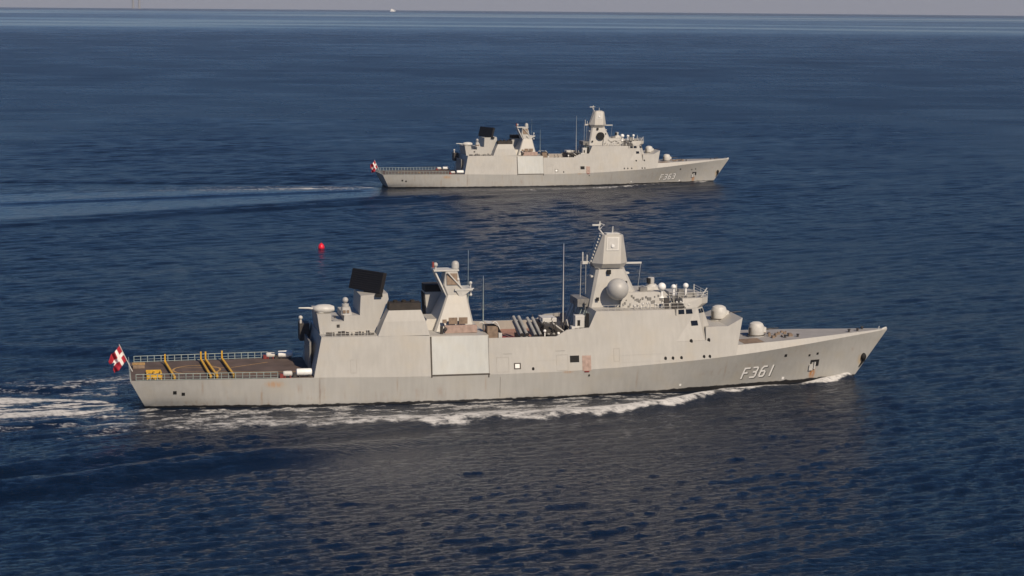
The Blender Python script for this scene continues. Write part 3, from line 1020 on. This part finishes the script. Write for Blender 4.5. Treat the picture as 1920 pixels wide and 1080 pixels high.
    k.tube([(136.9, -.2, 8.9), (137.1, -.2, 9.5)], .08, n=5)
    k.tube([(137.6, -.25, 8.95), (138.5, -.1, 9.2)], .15, n=6)
    k.build_each('jackstaff_socket', M['pale'], ship)
    return ship

NEAR = ((-65.708, 329.262), .21062)
FAR = ((-50.19, 726.8), .2466)
ship1 = tag(make_frigate(*NEAR, 'F361', True), 'nearer grey frigate with F361 on its bow and a big ball radome on the mast', 'warship', 'two sister frigates steaming on the same course')
ship2 = tag(make_frigate(*FAR, 'F363', False), 'farther grey frigate with an empty dark radome seat on its mast', 'warship', 'two sister frigates steaming on the same course')

def to_world(S_, p):
    (x0, y0), a = S_
    c, s_ = math.cos(a), math.sin(a)
    return (x0 + p[0] * c - p[1] * s_, y0 + p[0] * s_ + p[1] * c, p[2])

# ------------------------------------------------------------------ ensigns
def ensign(S_, label, amp):
    """red flag with a white cross and a swallow tail, blown aft and drooping, hanging from the raked staff"""
    NX, NY = 26, 18
    W_, H_ = 3.3, 2.9
    vs, fs, mi = [], [], []
    for j in range(NY + 1):
        for i in range(NX + 1):
            u, v = i / NX, j / NY
            along = u * W_
            if u > .72:
                along *= 1
            wave = amp * u**.7 * math.sin(u * 8.5 + v * 2.0) + amp * .5 * u * math.sin(u * 15 - v * 3)
            x = -1.5 + (1 - v) * 1.25 - along * .66 * (1 - .10 * v)
            z = 9.75 - (1 - v) * H_ * .9 - along * .60 - .10 * along * along * .35 + wave * .25
            vs.append((x, wave * 1.3 + along * -.18, z))
    for j in range(NY):
        for i in range(NX):
            u, v = (i + .5) / NX, (j + .5) / NY
            if u > .74 and abs(v - .5) < (u - .74) * .95:
                continue
            a = j * (NX + 1) + i
            fs.append((a, a + 1, a + NX + 2, a + NX + 1))
            mi.append(1 if (.26 < u < .44 or abs(v - .5) < .105) else 0)
    mb = MB()
    mb.v, mb.f, mb.mi = vs, fs, mi
    o = mb.build('ensign', [M['red'], M['flagwhite']], None, smooth=60)
    sm = o.modifiers.new('thickness', 'SOLIDIFY')
    sm.thickness = .02
    o.location = (*S_[0], 0)
    o.rotation_euler = (0, 0, S_[1])
    # put the origin at the staff
    base = Vector((-1.0, 0, 8))
    o.data.transform(Matrix.Translation(-base))
    o.matrix_world = Matrix.Translation((*S_[0], 0)) @ Matrix.Rotation(S_[1], 4, 'Z') @ Matrix.Translation(base)
    return tag(o, label, 'flag', 'red and white ensigns flown at the sterns')
ensign(NEAR, 'red flag with a white cross flying over the stern of the nearer frigate', .5)
ensign(FAR, 'red and white flag, a small pinkish spot at the stern of the farther frigate', .7)

# ------------------------------------------------------------------ yellow beams and frame lying across the nearer ship's flight deck
def beam(p, q, label, post_near):
    a, b = Vector(to_world(NEAR, p)), Vector(to_world(NEAR, q))
    root = empty('deck_beam', tuple(a))
    d = b - a
    n = d.normalized()
    side = Vector((-n.y, n.x, 0)) * .17
    up = Vector((0, 0, .17))
    def bar(p0, p1, s_, u_):
        return MB().loft([[tuple(pp + s_ * i + u_ * j) for i, j in ((-1, -1), (1, -1), (1, 1), (-1, 1))] for pp in (p0, p1)])
    bar(Vector((0, 0, .45)), d + Vector((0, 0, .45)), side, up).build('beam', M['yellow'], root)
    fx = Vector((.12, 0, 0))
    fy_ = Vector((0, .12, 0))
    tall = d * .99
    bar(tall + Vector((0, 0, -.15)), tall + Vector((0, 0, 1.9)), fx, fy_).build('post', M['yellow'], root)
    k0 = d * .02
    bar(k0 + Vector((0, 0, -.2)), k0 + Vector((0, 0, 1.1 if post_near else .4)), fx, fy_).build('post', M['yellow'], root)
    if post_near:
        bar(k0 + Vector((-.7, -.1, .9)), k0 + Vector((.1, 0, .2)), fx, fy_).build('brace', M['yellow'], root)
    return tag(root, label, 'deck beam', 'yellow beams across the flight deck')
beam((13.4, -8.9, 5.15), (12.6, 7.1, 5.15), 'yellow beam across the flight deck, the one just aft of its close twin', False)
beam((14.5, -8.9, 5.15), (13.4, 7.0, 5.15), 'yellow beam across the flight deck with a short braced post at its near end', True)
beam((17.3, -8.9, 5.15), (16.3, 7.4, 5.15), 'yellow beam across the flight deck nearest to the hangar', False)
beam((7.4, -8.9, 5.15), (6.3, 5.6, 5.15), 'thick yellow beam across the flight deck nearest to the flag', False)
root = empty('deck_frame', to_world(NEAR, (4.0, -5.5, 5.15)), NEAR[1])
for y0, y1 in ((-1.6, -1.0), (3.0, 3.5)):
    MB().box(-1.2, 1.3, y0, y1, .05, .6).build('cross_bar', M['yellow'], root)
for x in (-1.2, 0, 1.1):
    MB().box(x, x + .3, -1.0, 3.0, .1, .5).build('long_bar', M['yellow'], root)
for x in (-1.1, .2, 1.2):
    MB().box(x - .08, x + .08, -3.1, -2.9, .05, 1.3).build('post', M['yellow'], root)
tag(root, 'low yellow frame standing on the flight deck close to the stern', 'frame')
root = empty('stern_crate', to_world(NEAR, (1.7, 3.2, 5.15)), NEAR[1])
MB().box(-1.0, 1.0, -.7, .7, .02, .7).build('crate_body', M['brown'], root, bevel=.04)
MB().box(-1.08, 1.08, -.78, .78, .7, .85).build('lid', M['ochre'], root, bevel=.03)
tag(root, 'small tan crate at the stern end of the flight deck', 'crate')

# ------------------------------------------------------------------ red marker buoy between the ships
root = empty('marker_buoy', (-53.45, 541.0, -.25))
MB().lathe((0, 0, 0), [(.4, -.5), (.85, -.2), (1.02, .35), (1.0, .9), (.8, 1.4), (.45, 1.8), (.15, 2.0)], 20).build('float', M['buoyred'], root, smooth=45)
MB().tube([(0, 0, 1.9), (0, 0, 2.5)], .08, .05, 6).build('pole', M['maroon'], root)
MB().lathe((0, 0, 2.0), [(.16, 0), (.2, .1), (.1, .2)], 10).build('collar', M['maroon'], root)
root.scale = (.86, .86, .86)
tag(root, 'round bright red buoy floating on the water between the two ships', 'buoy')

# ------------------------------------------------------------------ far things on the horizon
RE = 6.371e6 * 1.15
drop = lambda d: -d * d / (2 * RE)
d0 = 18500.0
ang = (735 - 960) / 3653.4
root = empty('white_ship', (d0 * math.sin(ang), d0 * math.cos(ang), drop(d0)), .1)
MB().loft([[(-24, 0, 0), (20, 0, 0), (20, 8, 0), (-24, 8, 0)], [(-26, -1, 9), (27, -1, 9), (27, 9, 9), (-26, 9, 9)]]).build('hull', M['boat'], root)
MB().box(-20, 12, 0, 8, 9, 19).build('deckhouse', M['boat'], root)
MB().box(-16, -6, 1, 7, 19, 25).build('funnel', M['boat'], root)
tag(root, 'tiny white ship far away on the horizon', 'ship')
for k, (px, lab) in enumerate(((261, 'pale tower rising from the horizon, the left one of the close pair'), (272, 'pale tower rising from the horizon, the right one of the close pair'))):
    ang = (px - 960) / 3653.4
    dd = 24000.0
    root = empty('horizon_tower', (dd * math.sin(ang), dd * math.cos(ang), drop(dd)))
    MB().lathe((0, 0, 0), [(17, -20), (15, 30), (11, 230)], 8).build('shaft', M['tower'], root)
    MB().box(-18, 18, -16, 16, -18, 8).build('base', M['tower'], root)
    MB().lathe((0, 0, 230), [(13, 0), (13, 12), (2, 18)], 8).build('tower_top', M['tower'], root)
    tag(root, lab, 'tower', 'pale towers on the horizon')

# ------------------------------------------------------------------ sea: one curved sheet with waves, wakes and foam
def grow(a, b, step0, rate, smax):
    out, s_ = [a], step0
    while out[-1] < b:
        out.append(out[-1] + s_)
        s_ = min(s_ * rate, smax)
    return out
xd = list(np.arange(-178, 178.01, .42))
xo = grow(178, 22000, .5, 1.035, 2500)[1:]
xs = np.array([-x for x in reversed(xo)] + xd + xo)
ys = list(np.linspace(-600, 150, 12)) + list(np.linspace(160, 200, 24))
y = 200.0
while y < 1150:
    y += .0017 * y
    ys.append(y)
while y < 1800:
    y += .005 * y
    ys.append(y)
while y < 33000:
    y += .016 * y
    ys.append(y)
ys = np.array(ys)
nx, ny = len(xs), len(ys)
X, Y = np.meshgrid(xs, ys)
X = X.ravel().astype(np.float64)
Y = Y.ravel().astype(np.float64)
gx = np.gradient(xs)
gy = np.gradient(ys)
SP = np.maximum(np.tile(gx, ny), np.repeat(gy, nx))

rng = np.random.default_rng(7)
LAT = rng.random((256, 256))
def vnoise(u, v):
    iu, iv = np.floor(u).astype(int), np.floor(v).astype(int)
    fu, fv = u - iu, v - iv
    fu, fv = fu * fu * (3 - 2 * fu), fv * fv * (3 - 2 * fv)
    a, b = LAT[iu % 256, iv % 256], LAT[(iu + 1) % 256, iv % 256]
    c, d = LAT[iu % 256, (iv + 1) % 256], LAT[(iu + 1) % 256, (iv + 1) % 256]
    return (a * (1 - fu) + b * fu) * (1 - fv) + (c * (1 - fu) + d * fu) * fv
def fbm(u, v, o=3):
    s_, a, t = 0, .5, 0
    for i in range(o):
        s_ = s_ + a * vnoise(u * 2**i + 17 * i, v * 2**i + 31 * i)
        t += a
        a *= .5
    return s_ / t
def sst(x, a, b):
    t = np.clip((x - a) / (b - a), 0, 1)
    return t * t * (3 - 2 * t)

def ship_frame(S_):
    (x0, y0), a = S_
    c, s_ = math.cos(a), math.sin(a)
    dx, dy = X - x0, Y - y0
    return dx * c + dy * s_, -dx * s_ + dy * c
def poly_dist(px, py, pts):
    """signed distance to a polyline (positive on its left) and the parameter along it (index units)"""
    best = np.full(px.shape, 1e9)
    par = np.zeros(px.shape)
    sg = np.zeros(px.shape)
    for k in range(len(pts) - 1):
        ax, ay = pts[k]
        bx, by = pts[k + 1]
        ex, ey = bx - ax, by - ay
        L2 = ex * ex + ey * ey
        t = np.clip(((px - ax) * ex + (py - ay) * ey) / L2, 0, 1)
        qx, qy = px - ax - t * ex, py - ay - t * ey
        d = np.hypot(qx, qy)
        m = d < best
        best = np.where(m, d, best)
        par = np.where(m, k + t, par)
        sg = np.where(m, np.sign(ex * qy - ey * qx), sg)
    return best * sg, par

DIST = np.hypot(X, Y)
gust = fbm(X / 70 + 5, Y / 150 + 9, 3)
Z = np.zeros_like(X)
main_dir = R(117)
for k in range(84):
    L_ = 1.0 * (8.0 / 1.0) ** rng.random()
    th = main_dir + rng.normal(0, R(25 if L_ < 2.4 else 13))
    kx, ky = math.cos(th) * 2 * math.pi / L_, math.sin(th) * 2 * math.pi / L_
    slope = .025 if L_ < 1.9 else (.018 if L_ < 3.0 else .014)
    damp = sst(L_ / SP, 2.0, 3.6)
    ph = kx * X + ky * Y + rng.random() * 6.283
    Z += damp * slope * L_ / 6.283 * np.sin(ph) * (1 if L_ < 3 else 1 + .9 * sst(DIST, 350, 750))
for L_, th, slope in ((31, R(120), .008), (22, R(98), .009), (45, R(110), .007)):
    Z += slope * L_ / 6.283 * np.sin(math.cos(th) * 6.283 / L_ * X + math.sin(th) * 6.283 / L_ * Y + rng.random() * 6) * sst(L_ / SP, 2.4, 5)
# broad undulation that still reads where the small waves no longer do
for L_, th, slope in ((9.5, R(128), .016), (8.3, R(107), .016), (11, R(114), .015), (13, R(121), .013), (17, R(104), .011), (24, R(125), .008), (38, R(108), .007), (60, R(116), .006)):
    Z += slope * L_ / 6.283 * np.sin(math.cos(th) * 6.283 / L_ * X + math.sin(th) * 6.283 / L_ * Y + 5 * fbm(X / 90 + L_, Y / 120, 2)) * sst(L_ / SP, 2.2, 4) * sst(DIST, 380, 900)
ZW = Z * (.45 + 1.1 * gust)
Z = np.zeros_like(X)

FOAM = np.zeros_like(X)
CALM = np.zeros_like(X)
def wake(S_, k, kw):
    """bow wave, side foam, Kelvin swell and stern wash of one ship; k scales the foam"""
    global Z, FOAM, CALM
    U, V = ship_frame(S_)
    near_ = (U > -400) & (U < 150) & (np.abs(V) < 130)
    hullm = np.interp(U, [2.6, 13.8, 32, 45, 60, 74, 88.6, 99, 109, 120, 127, 132.3], [6.0, 7.6, 9.8, 10.1, 10.2, 9.6, 8.2, 6.6, 4.8, 2.8, 1.35, .06])
    for sgn in (-1, 1):
        W = -V * sgn if sgn < 0 else V
        W = V * sgn
        # foam crest
        pts = [(131, -.2), (127, 3.0), (124, 4.9), (118.8, 6.8), (113, 8.2), (104, 10.6), (96, 16.3), (90, 19.6), (85, 21.0), (75, 22.8), (65, 23.3), (48, 23.6), (22, 22.6), (8, 21.5), (-12, 21), (-45, 22)]
        d, t = poly_dist(U, W, pts)
        wid = np.interp(t, [0, 2, 4, 5, 6, 8, 10, 11, 12, 13, 14, 15], [1.5, 2.0, 1.1, 2.0, 3.0, 4.0, 4.8, 5.0, 5.4, 6, 6.5, 7])
        inten = np.interp(t, [0, 1, 2, 3, 4, 5, 8, 10, 11, 12, 13, 14, 15], [1.0, 1.15, 1.2, .72, .72, 1.2, 1.2, .95, .85, .66, .52, .30, 0]) * k
        # W measured outward: crest has sharp outer edge, ragged inner edge
        dd = -d * np.where(True, 1, 1)
        outer = d
        wob = (fbm(U / 4.5 + 90, W / 30 + 7, 3) - .5) * 3.2
        dw = d + wob * np.clip(wid / 3, .2, 1.2)
        prof = np.where(dw < 0, sst(dw, -wid * .9, -wid * .35), (1 - sst(dw, wid * .2, wid * 1.2)) * .70 + .36 * (1 - sst(dw, wid * .5, wid * 3.6)))
        sgn_out = np.where(W > 0, 1, 1)
        br = fbm(U / 2.2 + 40, W / 1.3 + sgn * 9, 3)
        FOAM = np.maximum(FOAM, np.where(near_ & (W > -1), prof * inten * (.22 + 1.15 * br), 0))
        # inner turbulent water between crest and hull
        ins = sst(W, 0, .5) * (W < np.interp(U, [p[0] for p in pts][::-1], [p[1] for p in pts][::-1])) * sst(U, -60, 5) * (1 - sst(U, 112, 128)) * (W > hullm - 1)
        tb = fbm(U / 3.5 + 3, W / 1.2 + 70, 3)
        FOAM = np.maximum(FOAM, np.where(near_, ins * sst(tb, .36, .66) * .62 * k, 0))
        CALM = np.maximum(CALM, np.where(near_, ins * .45, 0))
        # raised crest of the bow wave
        h = np.interp(t, [0, 1, 2, 3, 5, 6, 8, 10, 12, 14], [.5, 1.0, 1.0, .5, .9, 1.25, 1.0, .6, .3, .1]) * (.3 + .7 * k)
        ww = np.interp(t, [0, 4, 8, 14], [1.0, 1.6, 2.4, 4])
        Z += np.where(near_ & (W > -1), h * np.exp(-(d / ww) ** 2), 0)
        # trough along the hull aft of the bow wave
        Z -= np.where(near_, .35 * np.exp(-((W - hullm) / 2.5) ** 2) * sst(U, 85, 100) * (1 - sst(U, 122, 130)), 0)
        # divergent Kelvin crest outside, trailing off astern
        kp = [(92, 24), (55, 33.5), (41, 36.5), (28, 39.5), (16, 41.5), (3.6, 46), (-8, 52), (-19, 55), (-60, 72), (-140, 105), (-300, 170)]
        dk, tk = poly_dist(U, W, kp)
        ak = np.interp(tk, [0, 1, 3, 5, 7, 8, 9, 10], [0, .3, .6, .9, .9, .7, .4, .1])
        Z += np.where((U < 100) & (W > 0), kw * ak * (1.0 if sgn < 0 else .35) * np.exp(-(dk / 9) ** 2) * np.cos(dk * 6.283 / 15 + .9), 0)
        kp2 = [(-10, 14), (-60, 24), (-140, 42), (-300, 75)]
        dk, tk = poly_dist(U, W, kp2)
        Z += np.where((U < 0) & (W > 0), .35 * kw * np.exp(-(dk / 6) ** 2) * np.cos(dk * 6.283 / 9), 0)
    # stern wash
    half = np.interp(-U, [0, 2, 5, 9, 22, 60, 160, 400], [1.5, 2.5, 4.6, 6.0, 8.6, 10, 13, 20])
    cen = np.interp(-U, [0, 3, 22, 100], [-4.0, -3.6, -2.0, -1])
    q = np.abs(V - cen) / half
    fall = np.interp(-U, [1.5, 3, 40, 110, 300], [0, 1, .95, .5, .15])
    n1 = fbm(U / 6.0 + 8, V / 1.3 + 2, 4)
    n2 = fbm(U / 1.6 + 80, V / .8 + 21, 3)
    edge = np.exp(-((q - .86) / .16) ** 2)
    body = sst(n1, .38, .58) * (1 - sst(q, .85, 1.0))
    FOAM = np.maximum(FOAM, np.where(U < -1, fall * np.clip(.82 * edge * (.35 + 1.1 * n2) + .84 * body * (.3 + 1.2 * n2) + .16, 0, .84) * k * (1 - sst(q, 1.0, 1.2)), 0))
    # thin streak on the port side of the wash
    FOAM = np.maximum(FOAM, np.where((U < 4) & (U > -80), .5 * k * np.exp(-((V - 15.5 - .05 * U) / 1.3) ** 2) * sst(fbm(U / 5, V / 1.2 + 55, 3), .42, .65), 0))
    for sg_ in (-1,):
        FOAM = np.maximum(FOAM, np.where((U < 20) & (U > -70), .5 * k * np.exp(-((V + 26 - .03 * U) / 3.5) ** 2) * sst(fbm(U / 3, V / 1.0 + 155, 3), .52, .72) * sst(U, -70, -10), 0))
    # churned water aft of the stern is smoother
    CALM = np.maximum(CALM, np.where(U < 5, (1 - sst(np.abs(V + 2), np.interp(-U, [0, 100, 400], [8, 22, 40]), np.interp(-U, [0, 100, 400], [11, 28, 55]))) * .35, 0))
wake(NEAR, 1.0, 1.0)
wake(FAR, .55, .9)
# broad smooth lane left by the farther ship, between its hull line and its starboard bow wave
U, V = ship_frame(FAR)
lane = np.where(U < 40, sst(V, -(34 + .42 * np.maximum(-U, 0)) - 6, -(34 + .42 * np.maximum(-U, 0)) + 6) * (1 - sst(V, -7, -2)) * (1 - sst(U, 0, 40)), 0)
CALM = np.maximum(CALM, lane * (.9 + .5 * fbm(U / 60, V / 7, 3)))
line_ = np.where((U < -1) & (U > -160), np.exp(-((V + 3) / 1.6) ** 2) * np.interp(-U, [0, 4, 60, 130, 160], [0, 1, .6, .2, 0]) * (.5 + fbm(U / 9, V / 1.5, 2)), 0)
FOAM = np.maximum(FOAM, line_)
# sheltered slick in the near ship's lee, where the sunlit hangar side mirrors best
U, V = ship_frame(NEAR)
CALM = np.maximum(CALM, .78 * (1 - sst(np.hypot((U - 37 - .12 * V - 6.6) / 15, (V + 52) / 22), .35, 1.15)) * (.82 + .2 * fbm(U / 7 + 2, V / 9 + 6, 3)))
# calm bright slicks far out towards the horizon
yw = DIST * (1 + .22 * (fbm(X / 2600 + 3, Y / 3000, 2) - .5) + .05 * X / 5000)
band = np.interp(yw, [3700, 4900, 6000, 7300, 8000, 9600, 10300, 11200, 14500, 16500], [0, .25, .95, .95, .45, .5, .9, .9, .75, 0])
streak = fbm(X / 1900 + 3, np.log(np.maximum(Y, 50)) * 16, 3)
CALM = np.maximum(CALM, band * (.6 + .6 * sst(streak, .3, .6)))
CALM = np.maximum(CALM, .22 * sst(fbm(X / 900 + 4, Y / 700 + 3, 3), .40, .85) * sst(DIST, 600, 1500))

Z += ZW * (1 - .75 * np.clip(CALM, 0, 1)) - DIST**2 / (2 * RE)
co = np.stack([X, Y, Z], 1).astype(np.float32)
me = bpy.data.meshes.new('sea')
me.vertices.add(nx * ny)
me.vertices.foreach_set('co', co.ravel())
i0 = (np.arange(ny - 1)[:, None] * nx + np.arange(nx - 1)[None, :]).ravel()
quads = np.stack([i0, i0 + 1, i0 + nx + 1, i0 + nx], 1).astype(np.int32)
nf = len(quads)
me.loops.add(nf * 4)
me.loops.foreach_set('vertex_index', quads.ravel())
me.polygons.add(nf)
me.polygons.foreach_set('loop_start', np.arange(0, nf * 4, 4, dtype=np.int32))
me.polygons.foreach_set('loop_total', np.full(nf, 4, dtype=np.int32))
me.update(calc_edges=True)
me.shade_smooth()
# roughness stands for the wavelets too small to be modelled; more of them are unresolved on the coarser far sheet
rough = np.interp(np.log(DIST + 1), np.log([150, 320, 700, 1500, 4000]), [.07, .09, .20, .30, .30])
rough = rough * (.72 + .56 * fbm(X / 60 + 7, Y / 45 + 1, 3)) * (1 - .72 * np.clip(CALM, 0, 1))
for nm, arr in (('foam', np.clip(FOAM, 0, .86)), ('calm', np.clip(CALM, 0, 1)), ('wavelets', rough)):
    a = me.attributes.new(nm, 'FLOAT', 'POINT')
    a.data.foreach_set('value', arr.astype(np.float32))
sea = bpy.data.objects.new('sea', me)
COL.objects.link(sea)
sea['kind'] = 'structure'

m, nt, N, L, b = new_mat('sea_water')
def attr(nm):
    n = N.new('ShaderNodeAttribute')
    n.attribute_name = nm
    return n.outputs['Fac']
def math_(op, a, b_=None, c=None):
    n = N.new('ShaderNodeMath')
    n.operation = op
    for i, v in enumerate((a, b_, c)):
        if v is None:
            continue
        if isinstance(v, (int, float)):
            n.inputs[i].default_value = v
        else:
            L.new(v, n.inputs[i])
    return n.outputs[0]
tc = N.new('ShaderNodeTexCoord')
def wnoise(scale, detail, rot=0, rough_=.55, dist=0):
    mp = N.new('ShaderNodeMapping')
    mp.inputs['Scale'].default_value = scale
    mp.inputs['Rotation'].default_value = (0, 0, rot)
    no = N.new('ShaderNodeTexNoise')
    no.inputs['Scale'].default_value = 1
    no.inputs['Detail'].default_value = detail
    no.inputs['Roughness'].default_value = rough_
    no.inputs['Distortion'].default_value = dist
    L.new(tc.outputs['Object'], mp.inputs[0])
    L.new(mp.outputs[0], no.inputs['Vector'])
    return no.outputs['Fac']
calm = attr('calm')
foam = attr('foam')
h = math_('ADD', math_('MULTIPLY', wnoise((.55, 1.0, 1), 3, R(-22)), .36), math_('MULTIPLY', wnoise((1.4, 2.8, 1), 4, R(-16), .6), .32))
bp = N.new('ShaderNodeBump')
bp.inputs['Distance'].default_value = 1.0
L.new(h, bp.inputs['Height'])
L.new(math_('SUBTRACT', 1.0, math_('MULTIPLY', calm, .6)), bp.inputs['Strength'])
b.inputs['Base Color'].default_value = (.0020, .0085, .024, 1)
b.inputs['IOR'].default_value = 1.333
L.new(attr('wavelets'), b.inputs['Roughness'])
L.new(bp.outputs[0], b.inputs['Normal'])
fd_ = N.new('ShaderNodeBsdfDiffuse')
fd_.inputs['Color'].default_value = (.60, .595, .58, 1)
br1 = wnoise((.9, 1.3, 1), 6, R(12), .7, .6)
fm = N.new('ShaderNodeMapRange')
fm.interpolation_type = 'SMOOTHSTEP'
L.new(math_('ADD', foam, math_('MULTIPLY', math_('SUBTRACT', br1, .5), 1.5)), fm.inputs['Value'])
fm.inputs['From Min'].default_value = .30
fm.inputs['From Max'].default_value = .98
gate = math_('MULTIPLY', fm.outputs[0], math_('MINIMUM', math_('MULTIPLY', foam, 3.0), 1.0))
mixs = N.new('ShaderNodeMixShader')
L.new(gate, mixs.inputs[0])
L.new(b.outputs[0], mixs.inputs[1])
L.new(fd_.outputs[0], mixs.inputs[2])
L.new(mixs.outputs[0], N['Material Output'].inputs['Surface'])
me.materials.append(m)

# ------------------------------------------------------------------ the air: one box of thin even haze round the whole scene
hb_ = MB().box(-22500, 22500, -700, 35500, -125, 230).build('haze', None)
hb_.data.materials.clear()
hmat = bpy.data.materials.new('sea_air')
hmat.use_nodes = True
hn = hmat.node_tree
for n_ in list(hn.nodes):
    if n_.type != 'OUTPUT_MATERIAL':
        hn.nodes.remove(n_)
pv = hn.nodes.new('ShaderNodeVolumePrincipled')
pv.inputs['Color'].default_value = (.74, .80, .92, 1)
pv.inputs['Density'].default_value = HAZE
pv.inputs['Anisotropy'].default_value = 0.0
hn.links.new(pv.outputs[0], [n_ for n_ in hn.nodes if n_.type == 'OUTPUT_MATERIAL'][0].inputs['Volume'])
hb_.data.materials.append(hmat)
hb_['kind'] = 'stuff'
